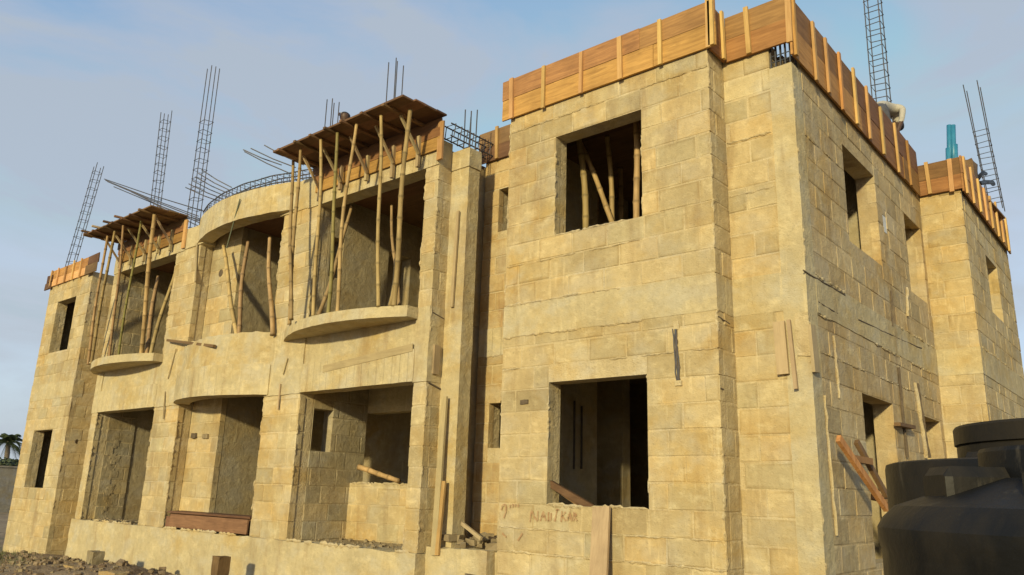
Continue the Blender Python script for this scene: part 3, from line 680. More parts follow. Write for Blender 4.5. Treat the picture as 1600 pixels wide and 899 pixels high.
# ------------------------------------------------------------------ formwork along the roof edge
def formwork(axis, plane, u0, u1, z0, zmid, z1, battens, label, mats=('plank', 'oldplank'), over=0.03, gaps=2.2, seed=0, bw=0.05):
    rnd = random.Random(seed + 50); f = wmap(axis, plane); s = 1
    loc = f((u0 + u1) / 2, 0, z0); t = empty('edge_formwork', loc, label, 'formwork', 'timber formwork along the roof edge')
    ax = 'X' if axis == 'Y' else 'Y'
    def bx(mb, a, b, d0, d1, c, d, j=0.0):
        p = f(a, d0, c); q = f(b, d1, d)
        lo = [min(p[i], q[i]) for i in range(3)]; hi = [max(p[i], q[i]) for i in range(3)]
        mb.box(lo[0], hi[0], lo[1], hi[1], lo[2], hi[2], j, rnd)
    for (za, zb), mt in zip(((z0, zmid), (zmid + 0.006, z1)), mats):
        u = u0
        while u < u1 - 0.05:
            e = min(u1, u + rnd.uniform(gaps * 0.7, gaps * 1.3))
            if u1 - e < 0.4: e = u1
            m = MB(); dz = rnd.uniform(-.012, .012); dd = rnd.uniform(-.004, .004)
            bx(m, u, e - 0.004, -0.026 + dd, -0.002 + dd, za + dz * 0.4, zb + dz if zb == z1 else zb, 0.003); m.build('plank', M[mt + ax], t); u = e
    for b in battens:
        m = MB(); w_ = bw * rnd.uniform(.85, 1.2); c = b + rnd.uniform(-.02, .02); tl = rnd.uniform(-.015, .015)
        p0 = f(c, -0.044, z0 - rnd.uniform(.0, .04)); p1 = f(c + tl, -0.044, z1 + rnd.uniform(-.03, .05))
        up = (0, 1, 0) if axis == 'Y' else (1, 0, 0)
        m.bar(p0, p1, w_, 0.028, up); m.build('batten', M['battenZ'] if rnd.random() < .75 else M['plankZ'], t)
    return t
formwork('Y', 6.885, -6.13, -3.19, 6.15, 6.42, 6.69, [-5.97, -5.44, -4.9, -4.36, -3.83, -3.28, -3.215], 'long orange timber formwork on top of the right tower front')
formwork('X', -3.285, 6.89, 7.22, 6.13, 6.40, 6.68, [7.15], 'short timber formwork on the narrow right return of the right tower')
formwork('Y', 7.235, -3.25, -2.51, 6.12, 6.38, 6.66, [-2.98, -2.56], 'short timber formwork over the set-back wall by the front corner', mats=('plank', 'oldplank'))
formwork('X', -2.545, 7.19, 12.05, 5.95, 6.28, 6.64, [7.24, 7.78, 8.2, 8.62, 9.15, 9.65, 10.2, 10.9, 11.5], 'long timber formwork running back over the right side wall')
formwork('Y', 12.14, -2.55, -1.98, 5.98, 6.2, 6.46, [-2.4, -2.13], 'timber formwork on the front of the far projecting block')
formwork('X', -1.985, 12.1, 15.8, 5.93, 6.2, 6.47, [12.2 + i * 0.47 for i in range(8)], 'timber formwork with many pale battens on the side of the far block', bw=0.07)
formwork('Y', 7.71, -7.3, -6.03, 6.14, 6.36, 6.62, [-6.93], 'brown formwork above the recess between right tower and pier', mats=('brown', 'brown'))
formwork('Y', 6.885, -20.75, -18.2, 6.10, 6.28, 6.5, [-20.6, -20.2, -19.75, -19.3, -18.9], 'pale timber formwork on top of the left tower', mats=('batten', 'plank'))
# loose boards at the ends of the left tower formwork
for p, sx, sz, lab in ((onY(75, 442, 6.83), .35, .34, 'brown board jutting past the left end of the left tower formwork'), (onY(143, 412, 6.80), .6, .42, 'brown board nailed at the right end of the left tower formwork')):
    t = empty('end_board', (p.x, p.y, p.z - sz / 2), lab, 'board')
    m = MB(); m.box(p.x - sx / 2, p.x + sx / 2, p.y, p.y + .025, p.z - sz / 2, p.z, .01); m.build('plank', M['brownX'], t)
    m = MB(); m.box(p.x - sx / 2 + .06, p.x + sx / 2 + .02, p.y + .004, p.y + .027, p.z + .004, p.z + sz / 2, .01); m.build('plank', M['brownX'], t)

# ------------------------------------------------------------------ canopy decks over the balconies
def deck(x0, x1, y0, y1, z, label, seed, ext=0):
    rnd = random.Random(seed); t = empty('canopy_formwork', ((x0 + x1) / 2, (y0 + y1) / 2, z), label, 'formwork', 'canopy decks over the balconies')
    n = 4; 
    for i in range(n):
        a = y0 + (y1 - y0) * i / n; b = y0 + (y1 - y0) * (i + 1) / n - 0.002; zz = z + rnd.uniform(0, .008)
        m = MB(); m.box(x0 + rnd.uniform(-.05, .03), x1 + rnd.uniform(-.03, .06), a, b, zz, zz + .025, .003, rnd); m.build('plank', M['brownX'], t)
    x = x0 + 0.2
    while x < x1 - 0.05:
        m = MB(); m.bar((x, y0 - rnd.uniform(.03, .1), z - .018), (x + rnd.uniform(-.02, .02), y1, z - .018), .05, .034); m.build('joist', M['brownY'], t); x += rnd.uniform(.36, .44)
    if ext:
        for k in range(4):
            xx = x0 + .25 + k * .5; m = MB(); m.bar((xx - .1, y0 - rnd.uniform(.08, .22), z + .045), (xx, y1, z + .045), .05, .035); m.build('joist', M['dustyY' if k == 1 else 'brownY'], t)
    # fascia board on the beam, cleats and diagonal struts
    m = MB(); m.box(x0 + .15, x1 - .02, YB - .055, YB - .03, 6.02, 6.2, .004, rnd); m.build('fascia_board', M['plankX'], t)
    m = MB(); m.box(x0 + .1, x1 - .02, YB - .056, YB - .03, 6.21, 6.34, .004, rnd); m.build('fascia_board', M['oldplankX'], t)
    m = MB(); m.box(x0 + .02, x1 - .01, YB - .052, YB - .028, 6.345, 6.475, .003, rnd); m.build('fascia_board', M['brownX'], t)
    x = x0 + 0.3
    while x < x1 - 0.1:
        m = MB(); m.bar((x, YB - .078, 5.86 + rnd.uniform(-.05, .06)), (x, YB - .078, 6.3), .05, .045, (0, 1, 0)); m.build('cleat', M['dustyZ'], t)
        m = MB(); m.bar((x + .03, YB - .1, 6.02), (x + .03 + rnd.uniform(-.05, .05), YB - .48, 6.44), .035, .03, (1, 0, 0)); m.build('strut', M['dustyZ'], t)
        x += rnd.uniform(.5, .62)
    m = MB(); m.box(x1 - .06, x1 + .04, YB - .06, YB - .028, 5.86, 6.42, .004, rnd); m.build('end_cleat', M['battenZ'], t)
    return t
deck(-10.05, -7.14, 6.05, 6.80, 6.48, 'brown plank canopy deck propped over the right balcony', 3)
deck(-16.9, -13.98, 6.07, 6.78, 6.48, 'brown plank canopy deck with loose joists over the left balcony', 4, ext=1)

# ------------------------------------------------------------------ bamboo props
def bamboo(a, b, r, label, group, mat='bamboo', bend=0.03, seed=0):
    rnd = random.Random(seed * 7 + 3); a = Vector(a); b = Vector(b); ln = (b - a).length; n = max(10, int(ln / 0.07))
    bx, by = rnd.uniform(-bend, bend), rnd.uniform(-bend, bend); ph = rnd.uniform(0, 3)
    pts = []; rr = []; t = 0
    def P(t): return a.lerp(b, t) + Vector((bx * math.sin(math.pi * t) + 0.02 * math.sin(7 * t + ph), by * math.sin(math.pi * t), 0))
    nn = max(4, int(ln / 0.27)); 
    for i in range(nn):
        for fr, k in ((0.0, 1.2), (0.09, 1.0), (0.5, 0.95), (0.91, 1.0)):
            tt = (i + fr) / nn; pts.append(P(tt)); rr.append(r * k * (1.06 - 0.2 * tt))
    pts.append(P(1)); rr.append(r * .85)
    m = MB(); m.tube(pts, rr, 8)
    for q in range(len(pts)):
        k = (.5 if q % 4 == 0 else rnd.uniform(.8, 1.08)); m.t[q * 8:q * 8 + 8] = [(k, k * .97, k * .93)] * 8
    o = m.build('bamboo_prop', M[mat], smooth=True, tint=True)
    return tag(o, label, 'bamboo prop', group)
GR = 'bamboo props under the right canopy'
zt = 6.44
RP = [((457, 252), (454, 500), 'leftmost bamboo prop under the right canopy'), ((469, 235), (451, 508), 'leaning bamboo prop crossing behind the leftmost one, right canopy'),
      ((502, 218), (489, 495), 'third bamboo prop from the left under the right canopy'), ((526, 208), (512, 491), 'greenish bamboo prop, fourth from left under the right canopy'),
      ((556, 195), (526, 489), 'bamboo prop leaning right, fifth from left under the right canopy'), ((595, 181), (590, 480), 'sixth bamboo prop from the left under the right canopy'),
      ((640, 172), (615, 479), 'thick bamboo prop nearest the right end of the right canopy')]
for i, (t_, b_, lab) in enumerate(RP):
    bamboo(onZ(*b_, 3.866), onZ(*t_, zt), .027 if i != 6 else .036, lab, GR, 'bamboo_green' if i == 3 else 'bamboo', seed=i)
bamboo(onY(497, 494, 6.75), onY(549, 322, 7.1), .03, 'bamboo brace slanting up into the upper right bay opening', GR, seed=20)
bamboo(onY(607, 480, 6.70), onY(624, 366, 6.95), .03, 'bamboo brace beside the thick prop in the upper right bay', GR, seed=21)
bamboo(onY(623, 478, 6.72), onY(611, 322, 7.05), .024, 'thin bamboo brace leaning left in the upper right bay', GR, seed=22)
GL = 'bamboo props under the left canopy'
LP = [((168, 368), (137, 570), 'leftmost bamboo prop under the left canopy'), ((179, 361), (142, 569), 'second bamboo prop from left under the left canopy, leaning'),
      ((193, 352), (170, 563), 'third bamboo prop from left under the left canopy'), ((221, 345), (184, 562), 'thin greenish bamboo prop, fourth from left under the left canopy'),
      ((241, 335), (220, 560), 'thick bamboo prop, fifth from left under the left canopy')]
for i, (t_, b_, lab) in enumerate(LP):
    bamboo(onZ(*b_, 3.866), onZ(*t_, zt), (.028, .03, .025, .024, .04)[i], lab, GL, 'bamboo_green' if i == 3 else 'bamboo', seed=40 + i)
bamboo(onY(228, 560, 6.85), onY(247, 432, 7.0), .04, 'short thick bamboo brace in the upper left bay opening', GL, seed=46)
bamboo(onY(233, 560, 6.80), onY(274, 426, 6.95), .036, 'curved bamboo brace at the right of the upper left bay', GL, bend=.12, seed=47)
GC = 'bamboo props in the curved centre bay'
for i, (t_, b_, lab) in enumerate([((349, 384), (370, 528), 'left bamboo prop leaning right in the upper centre bay'), ((387, 378), (372, 538), 'middle bamboo prop leaning left in the upper centre bay'), ((421, 372), (426, 524), 'right upright bamboo prop in the upper centre bay')]):
    bamboo(onY(*b_, 6.75), onY(*t_, 6.85), .036, lab, GC, seed=60 + i)
GT = 'bamboo props inside the upper tower window'
for i, (t_, b_, y, r, lab) in enumerate([((905, 225), (914, 380), 7.6, .045, 'leftmost upright bamboo prop inside the upper tower window'), ((908, 232), (962, 365), 7.7, .036, 'diagonal bamboo brace inside the upper tower window'), ((949, 205), (957, 368), 7.85, .036, 'upright bamboo prop behind the diagonal brace in the upper tower window'),
                                      ((932, 270), (931, 370), 9.4, .04, 'dim bamboo prop farthest back in the upper tower window'), ((969, 290), (975, 365), 8.8, .04, 'short-looking bamboo prop right of the diagonal, upper tower window'), ((991, 190), (994, 362), 7.5, .042, 'rightmost upright bamboo prop inside the upper tower window')]):
    p = onY(*b_, y); q = onY(*t_, y)
    d = q - p; k0 = (3.77 - p.z) / d.z; k1 = (6.05 - p.z) / d.z
    bamboo(p + d * k0, p + d * k1, r, lab, GT, seed=70 + i)
tag(bamboo(onY(560, 730, 7.78), onY(622, 752, 7.8), .04, 'yellow bamboo pole lying across the low wall in the lower right bay', None, bend=.05, seed=80), cat='bamboo pole')

# ------------------------------------------------------------------ reinforcement
GB = 'reinforcement bars standing on the roof'
def cage(base, top, w_, label, pitch=0.2, stir=(0, 1), r=0.009):
    base = Vector(base); top = Vector(top); t = empty('rebar_cage', base, label, 'rebar cage', GB)
    d = (top - base)
    for sx, sy in ((-1, -1), (1, -1), (1, 1), (-1, 1)):
        o = Vector((sx * w_ / 2, sy * w_ / 2, 0)); m = MB(); e = R_.uniform(-.06, .1)
        m.tube([base + o, base + d * 0.5 + o + Vector((R_.uniform(-.008, .008), R_.uniform(-.008, .008), 0)), base + d * (1 + e / d.length) + o * R_.uniform(.94, 1.08)], r, 5); m.build('bar', M['rebar'], t)
    n = int(d.length / pitch); h = w_ / 2 + r
    for i in range(1, n):
        fr = i / n
        if not (stir[0] <= fr <= stir[1]): continue
        c = base + d * fr; tz = [R_.uniform(-.02, .02) for _ in range(4)]
        pts = [c + Vector((sx * h, sy * h, tz[k])) for k, (sx, sy) in enumerate(((-1, -1), (1, -1), (1, 1), (-1, 1)))]
        m = MB(); m.tube(pts + [pts[0]], r * .75, 4); m.build('stirrup', M['rebar'], t)
    return t
cage(onY(104, 436, 7.15), onY(155, 258, 7.25), .16, 'leaning rebar cage on the left tower')
cage((-16.5, 7.3, 6.13), onY(260, 178, 7.3), .16, 'rebar cage rising behind the left canopy deck')
cage((-14.18, 7.0, 6.13), onY(334, 106, 7.0), .18, 'tall rebar cage left of the curved roof beam', stir=(0, .72))
cage((-8.55, 7.1, 6.13), onY(620, 97, 7.1), .16, 'four bare rebars standing above the right canopy', stir=(0, .25))
cage((-10.1, 7.1, 6.13), onY(521, 157, 7.1), .14, 'short bare rebars beside the worker behind the right canopy', stir=(0, .2))
cage((-7.0, 7.17, 5.9), (-6.985, 7.17, 6.66), .11, 'short bare rebars on top of the pier next to the recess', stir=(0, .3))
cage((-2.8, 11.55, 6.13), (-2.8, 11.62, 9.7), .2, 'tall rebar cage standing over the right side wall')
cage(onX(1558, 330, -2.2), onX(1519, 138, -2.2), .22, 'leaning rebar cage on the far block', stir=(0, .7))
# curved ring-beam cage on the centre arc
t = empty('ring_beam_rebar', (-12.07, 6.5, 6.26), 'curved lattice of rebar lying on the curved roof beam', 'rebar cage')
for dy, z in ((0.04, 6.39), (0.2, 6.39), (0.04, 6.53), (0.2, 6.53)):
    m = MB(); m.tube([(x, y + dy, z + .006 * math.sin(9 * x)) for x, y in arc_pts(-13.6, -10.2, .32, 6.84)], .011, 5); m.build('bar', M['rebar'], t)
for i, (x, y) in enumerate(arc_pts(-13.55, -10.25, .31, 6.84, 26)):
    h = [(x, y + .03, 6.38), (x + R_.uniform(-.04, .04), y + .03, 6.54), (x, y + .21, 6.54), (x + R_.uniform(-.04, .04), y + .21, 6.38), (x, y + .03, 6.38)]
    m = MB(); m.tube(h, .008, 4); m.build('stirrup', M['rebar'], t)
# beam cage running back from the right canopy to the pier
t = empty('beam_rebar', (-7.1, 7.2, 6.2), 'rebar lattice between right canopy and the pier top', 'rebar cage')
for dx, z in ((-.07, 6.22), (.07, 6.22), (-.07, 6.40), (.07, 6.40)):
    m = MB(); m.tube([(-7.12 + dx, 6.86, z), (-7.08 + dx, 7.9, z - .02)], .011, 5); m.build('bar', M['rebar'], t)
for i in range(9):
    y = 6.9 + i * .12; m = MB(); h = [(-7.20, y, 6.21), (-7.03, y, 6.21), (-7.03, y + .03, 6.41), (-7.20, y + .02, 6.41), (-7.20, y, 6.21)]; m.tube(h, .008, 4); m.build('stirrup', M['rebar'], t)
# loose bars lying over the roof, pointing left
def bundle(label, pairs, y0, y1):
    a0 = onY(*pairs[0][1], y1); t = empty('rebar_bundle', a0, label, 'rebar', 'loose bars on the roof')
    for p, q in pairs:
        m = MB(); A = onY(*p, y0); Bv = onY(*q, y1); mid = A.lerp(Bv, .5) - Vector((0, 0, .02)); m.tube([A, mid, Bv], .011, 5); m.build('bar', M['rebar'], t)
bundle('long bundle of rebars jutting left over the left canopy', [((165, 282), (310, 338)), ((168, 284), (312, 342)), ((178, 292), (314, 346)), ((163, 280), (318, 330)), ((205, 300), (316, 350)), ((240, 318), (316, 356))], 7.0, 7.4)
bundle('row of thin rebars between tall cage and curved beam', [((290 + 5 * i, 293 + -5.5 * i), (352 + 2 * i, 318 - 5 * i)) for i in range(6)], 7.1, 7.5)
bundle('slanting rebars reaching left out of the right canopy', [((382, 237), (455, 272)), ((392, 232), (462, 262)), ((413, 227), (475, 258)), ((380, 234), (440, 258))], 7.0, 7.5)

# ------------------------------------------------------------------ blue pipes
t = empty('blue_pipes', onY(1488, 268, 12.4), 'pair of blue plastic pipes standing on the far block', 'pipe')
for a, b, r in (((1484, 275), (1483, 196), .035), ((1491, 275), (1489, 196), .035), ((1483, 275), (1482, 232), .04), ((1494, 275), (1493, 226), .03)):
    m = MB(); m.tube([onY(*a, 12.4), onY(*b, 12.4)], r, 10); m.build('pipe', M['pipe'], t, smooth=True)
m = MB(); m.tube([onX(1523, 300, -2.3), onX(1522, 266, -2.3)], .035, 8); tag(m.build('blue_pipe', M['pipe'], smooth=True), 'single short blue pipe behind the far block battens', 'pipe')
t = empty('bent_hose', onX(1530, 292, -2.15), 'black bent hose loop tied to the far rebar cage', 'hose')
m = MB(); m.tube([onX(1526, 282, -2.15), onX(1531, 275, -2.12), onX(1536, 270, -2.1), onX(1540, 272, -2.15)], .035, 7); m.build('hose_end', M['tank'], t, smooth=True)
m = MB(); m.tube([onX(1524, 284, -2.15), onX(1530, 287, -2.1), onX(1540, 285, -2.1), onX(1550, 285, -2.15), onX(1552, 288, -2.2)], .04, 7); m.build('hose_length', M['tank'], t, smooth=True)
m = MB(); p = onX(1560, 328, -1.9); m.bar(p + Vector((-.1, -.5, .02)), p + Vector((-.05, .5, .0)), .14, .03); m.bar(p + Vector((-.12, -.1, .06)), p + Vector((-.06, .45, .03)), .1, .025)
tag(m.build('roof_board', M['brownY']), 'dark board jutting over the far block formwork', 'board')
m = MB(); p = onX(1513, 262, -2.2); rough_box(m, p.x - .1, p.x + .1, p.y - .18, p.y + .18, 6.13, p.z + .07, .03, .08); tag(m.build('sand_bag', M['brownY'], smooth=True), 'dark lumpy bag behind the far block corner formwork', 'bag')

# ------------------------------------------------------------------ workers
def worker(name, joints, edges, radii, root, matf, mats, label):
    me = bpy.data.meshes.new(name); me.from_pydata(joints, edges, []); o = bpy.data.objects.new(name, me); C.objects.link(o)
    o.modifiers.new('s', 'SKIN'); sk = me.skin_vertices[0].data
    for i, r in enumerate(radii): sk[i].radius = (r, r) if not isinstance(r, tuple) else r; sk[i].use_root = (i == root)
    ss = o.modifiers.new('ss', 'SUBSURF'); ss.levels = 2; ss.render_levels = 2
    dg = bpy.context.evaluated_depsgraph_get(); ev = o.evaluated_get(dg); nm = bpy.data.meshes.new_from_object(ev)
    bpy.data.objects.remove(o); o = bpy.data.objects.new(name, nm); C.objects.link(o)
    nm.materials.clear()
    for k in mats: nm.materials.append(M[k])
    for p in nm.polygons: p.material_index = matf(p.center); p.use_smooth = True
    return tag(o, label, 'person', 'workers on the roof')
# standing man behind the right canopy; only his head clears the deck
hx, hy, z0 = onY(540, 183, 7.6).x, 7.6, 6.13
hz = onY(540, 183, 7.6).z
H = hz - z0 + 0.1; s = H / 1.75
J = [(0, 0, .95), (0, 0, 1.15), (0, 0, 1.38), (0, .01, 1.5), (0, .0, 1.58), (0, -.02, 1.66), (0, 0, 1.73),
     (.18, 0, 1.40), (.24, -.02, 1.12), (.24, -.12, .88), (.24, -.16, .80), (-.18, 0, 1.40), (-.24, -.02, 1.12), (-.24, -.12, .88), (-.24, -.16, .80),
     (.1, 0, .88), (.11, -.01, .48), (.11, .02, .08), (.11, -.14, .04), (-.1, 0, .88), (-.11, -.01, .48), (-.11, .02, .08), (-.11, -.14, .04)]
Ed = [(0, 1), (1, 2), (2, 3), (3, 4), (4, 5), (5, 6), (2, 7), (7, 8), (8, 9), (9, 10), (2, 11), (11, 12), (12, 13), (13, 14), (0, 15), (15, 16), (16, 17), (17, 18), (0, 19), (19, 20), (20, 21), (21, 22)]
Rd = [(.15, .11), (.14, .1), (.16, .11), .055, .08, .105, .075, .07, .05, .04, .03, .07, .05, .04, .03, .085, .06, .045, .035, .085, .06, .045, .035]
Jw = [(hx + x * s, hy + y * s, z0 + z * s) for x, y, z in J]
def mf1(c):
    z = (c.z - z0) / s; y = (c.y - hy) / s
    if z > 1.68 or (z > 1.60 and y > 0.0): return 3
    if z > 1.47: return 0
    if z > 0.93 and abs(c.x - hx) / s < .27 and z > 1.08 or (0.93 < z <= 1.08 and abs(c.x - hx) / s < .19): return 1
    return 0 if abs(c.x - hx) / s > .19 else 2
wk = worker('person', Jw, Ed, [tuple(q * s for q in r) if isinstance(r, tuple) else r * s for r in Rd], 0, mf1, ['skin', 'shirt_red', 'trousers', 'hair'], 'worker standing behind the right canopy, only the dark-haired head showing')
hc = Vector(Jw[5])
for sx in (-1, 1):
    m = MB(); m.lathe([(0.001, -.012), (.012, 0), (.001, .012)], 8); e = m.build('eye', M['white_box'], wk); e.location = hc + Vector((sx * .038, -.105, .01)) * s
m = MB(); m.tube([hc + Vector((0, -.10, .02)) * s, hc + Vector((0, -.125, -.02)) * s, hc + Vector((0, -.105, -.03)) * s], [.012, .018, .012], 6); m.build('nose', M['skin'], wk, smooth=True)
# man bent double over the side formwork
hb = onX(1368, 168, -2.78); sh = onX(1394, 172, -2.70); hd = onX(1402, 190, -2.66)
hb.z = max(hb.z, 6.95)
J2 = [tuple(hb), tuple(hb.lerp(sh, .5) + Vector((0, 0, .03))), tuple(sh), tuple(sh.lerp(hd, .45) + Vector((0, .06, .01))), tuple(hd + Vector((0, .06, -.02))), tuple(hd + Vector((.01, .09, -.13))),
      tuple(sh + Vector((.16, -.06, -.05))), tuple(sh + Vector((.16, -.2, -.28))), tuple(sh + Vector((.1, -.26, -.48))), tuple(sh + Vector((.08, -.24, -.58))),
      tuple(sh + Vector((-.16, -.06, -.05))), tuple(sh + Vector((-.2, -.18, -.3))), tuple(sh + Vector((-.14, -.22, -.5))), tuple(sh + Vector((-.12, -.2, -.6))),
      tuple(hb + Vector((.1, -.04, -.08))), (hb.x + .12, hb.y + .1, 6.13 + .45), (hb.x + .12, hb.y - .02, 6.2), (hb.x + .13, hb.y + .14, 6.16),
      tuple(hb + Vector((-.1, -.04, -.08))), (hb.x - .12, hb.y + .1, 6.13 + .45), (hb.x - .12, hb.y - .05, 6.2), (hb.x - .13, hb.y + .12, 6.16)]
E2 = [(0, 1), (1, 2), (2, 3), (3, 4), (4, 5), (2, 6), (6, 7), (7, 8), (8, 9), (2, 10), (10, 11), (11, 12), (12, 13), (0, 14), (14, 15), (15, 16), (16, 17), (0, 18), (18, 19), (19, 20), (20, 21)]
R2 = [.11, .095, .105, .05, .085, .065, .05, .04, .032, .026, .05, .04, .032, .026, .09, .065, .045, .035, .09, .065, .045, .035]
def mf2(c):
    if c.y > sh.y + .10: return 3
    if c.y > sh.y + .05 and c.z < sh.z - .08: return 0
    if c.y < hb.y + .06 and c.z < hb.z + .03 or c.z < 6.55 and c.y < hb.y + .3: return 2
    if c.z < sh.z - .33: return 0
    return 1
worker('person', J2, E2, R2, 0, mf2, ['skin', 'shirt', 'trousers', 'hair'], 'worker in pale shirt bent double behind the right side formwork')

# ------------------------------------------------------------------ loose timber
def board(a, b, w_, th, mat, label, up=(0, 1, 0), name='plank', cat='plank', group=None):
    m = MB(); m.bar(a, b, w_, th, up); return tag(m.build(name, M[mat]), label, cat, group)
board(onY(940, 792, 6.84), onY(934, 930, 6.70), .20, .03, 'dustyZ', 'wide dusty plank leaning on the sill of the lower tower window')
board(onY(850, 750, 6.97), onY(926, 794, 7.1), .07, .05, 'brownX', 'brown timber lying slantwise inside the lower tower window')
board(onY(868, 762, 7.06), onY(935, 808, 7.2), .05, .05, 'brownX', 'thinner brown timber just behind the slanting one, lower tower window')
board(onY(694, 752, 6.98), onY(683, 868, 6.92), .055, .03, 'battenZ', 'pale batten leaning on the pier beside the lower right bay')
board(onY(695, 620, 7.0), onY(678, 868, 6.93), .09, .03, 'dustyZ', 'long brown plank leaning in the corner beside the pier')
board(onY(716, 330, 7.035), onY(706, 480, 7.045), .045, .025, 'dustyZ', 'dusty batten fixed upright on the pier at upper floor')
board(onX(683, 540, -7.18), onX(680, 585, -7.18), .10, .03, 'dustyZ', 'short board fixed to the shaded side of the right bay', up=(1, 0, 0))
# boards at the front corner column
board(onY(1217, 503, 7.22), onY(1224, 585, 7.22), .11, .03, 'dustyZ', 'wide board nailed to the front corner column, left one')
board(onY(1232, 500, 7.2), onY(1244, 608, 7.2), .035, .03, 'dustyZ', 'narrow batten hanging on the front corner column')
board(onX(1268, 508, -2.54), onX(1275, 582, -2.54), .12, .03, 'dustyZ', 'board nailed round the corner on the side wall face', up=(1, 0, 0))
m = MB(); p = onY(1248, 510, 7.24); rough_box(m, -2.68, -2.555, 7.235, 7.30, p.z - .28, p.z + .13, .02, .03); o = m.build('honeycomb_patch', M['mortar'], B)
# timber frame leaning under the lower side window
t = empty('leaning_timbers', onX(1345, 800, -2.3), 'orange two-board timber frame leaning under the lower side window', 'timber frame')
for a, b, w_ in (((1310, 685), (1385, 795), .07), ((1338, 690), (1385, 775), .06), ((1330, 716), (1362, 722), .06), ((1362, 776), (1388, 782), .06)):
    m = MB(); m.bar(onX(*a, -2.42), onX(*b, -2.3), w_, .04, (1, 0, 0)); m.build('board', M['plankZ' if w_ > .06 else 'brownZ'], t)
board(onX(1402, 663, -2.52), onX(1426, 668, -2.52), .07, .04, 'brownY', 'small brown block of wood nailed between the lower side windows', up=(0, 0, 1))
# stacked boards in the lower centre bay
t = empty('timber_stack', (-12.1, 6.7, 0.87), 'stack of reddish brown boards on edge in the lower centre bay', 'timber stack')
for i in range(5):
    m = MB(); m.box(-13.32 + R_.uniform(-.02, .12), -10.86 + R_.uniform(-.03, .0), 6.83 + i * .05, 6.87 + i * .05, 0.872, 1.06 + R_.uniform(-.03, .06), .004); m.build('board', M['brownX'], t)
m = MB(); m.box(-13.3, -10.82, 6.82, 7.1, 1.10, 1.13, .006); m.build('board', M['brownX'], t)
m = MB(); m.box(-13.15, -10.83, 6.80, 6.825, .875, 1.08, .004); m.build('board', M['brownX'], t)
# thin strips nailed on the piers
GS = 'thin battens nailed on the piers'
for a, b, w_, lab in (((438, 600), (434, 640), .03, 'short nailed strip at the right end of the lower curved beam'), ((442, 585), (449, 560), .03, 'slanting strip on the pier right of the lower curved beam'),
                      ((308, 380), (305, 440), .06, 'upright board at the left jamb of the upper centre bay'), ((255, 655), (258, 612), .03, 'narrow strip on the pier left of the lower centre bay'),
                      ((275, 545), (262, 592), .025, 'narrow strip under the tie pole left of the centre bay')):
    board(onY(*a, 6.79), onY(*b, 6.79), w_ * .8, .014, 'dustyZ', lab, cat='batten', group=GS)
def onarc(px, py, off=0.0):
    y = 6.5
    for _ in range(12):
        x = onY(px, py, y).x; a_ = arc_pts(-13.5, -10.68, .32, 6.83, 60); y = min(a_, key=lambda q: abs(q[0] - x))[1] + off
    return onY(px, py, y)
board(onY(262, 532, 6.76), onarc(335, 541, -.05), .045, .045, 'brownX', 'dark pole lying along the left foot of the upper centre bay', cat='timber')
board(onarc(380, 529, .06), onarc(424, 526, .06), .1, .05, 'dustyX', 'timber offcut lying on the curved parapet', cat='timber')
board(onarc(378, 585, -.03), onarc(420, 581, -.03), .06, .02, 'dustyX', 'dusty board stuck on the curved parapet face', cat='board')
board(onY(505, 577, 6.80), onY(645, 543, 6.80),   .10, .016, 'dustyX', 'dusty board left along the beam under the right balcony', cat='board')
# rope hanging from the curved roof beam
m = MB(); m.tube(lerp(onY(375, 311, 6.5), onY(354, 388, 6.58), 8), .012, 5); tag(m.build('rope', M['rope']), 'thin rope hanging from the curved roof beam', 'rope')
# wire hanging bracket in the lower centre bay
t = empty('bracket', onX(300, 680, -13.0), 'small broken shelf of mortar lumps in the lower centre bay', 'rubble')
for px, py in ((287, 678), (304, 682), (322, 683)):
    m = MB(); p = onY(px, py, 7.07); rough_box(m, p.x - .09, p.x + .08, p.y - .03, p.y + .02, p.z - .03, p.z + .05, .02, .03); m.build('lump', M['rubble'] if px != 304 else M['gash'], t)

# ------------------------------------------------------------------ rubble, ground clutter
def rubble(name, n, fpos, smin, smax, mat, label, seed):
    rnd = random.Random(seed); m = MB()
    for i in range(n):
        x, y, z = fpos(rnd); s_ = rnd.uniform(smin, smax) * rnd.choice((.5, .7, 1, 1.3))
        q = [Vector((rnd.uniform(.6, 1) * a, rnd.uniform(.6, 1) * b, rnd.uniform(.3, .8) * c)) * s_ for a in (-1, 1) for b in (-1, 1) for c in (-1, 1)]
        rot = Matrix.Rotation(rnd.uniform(0, 6), 3, 'Z') @ Matrix.Rotation(rnd.uniform(-.5, .5), 3, 'X')
        m.add([Vector((x, y, z + s_ * .3)) + rot @ v for v in q], [(0, 1, 3, 2), (4, 6, 7, 5), (0, 4, 5, 1), (2, 3, 7, 6), (0, 2, 6, 4), (1, 5, 7, 3)])
    return tag(m.build(name, M[mat]), label, 'rubble', kind='stuff')
rubble('floor_rubble', 130, lambda r: (r.uniform(-9.7, -7.5), r.uniform(6.8, 7.75), .852), .008, .028, 'rubble', 'broken mortar crumbs on the floor of the lower right bay', 1)
rubble('floor_rubble', 120, lambda r: (r.uniform(-16.5, -14.4), r.uniform(6.82, 7.3), .852), .012, .04, 'rubble', 'broken mortar and scraps on the floor of the lower left bay', 2)
rubble('recess_rubble', 60, lambda r: (r.uniform(-7.0, -6.1), r.uniform(6.98, 7.6), .93 + .12 * r.random()), .02, .08, 'rubble', 'heap of rubble at the foot of the recess beside the tower', 3)
def gp(r):
    x, y = r.uniform(-21, -10.5), r.uniform(4.6, 6.7); return (x, y, ground_h(x, y))
rubble('ground_rubble', 500, gp, .008, .035, 'rubble', 'stones and broken mortar scattered before the plinth', 4)
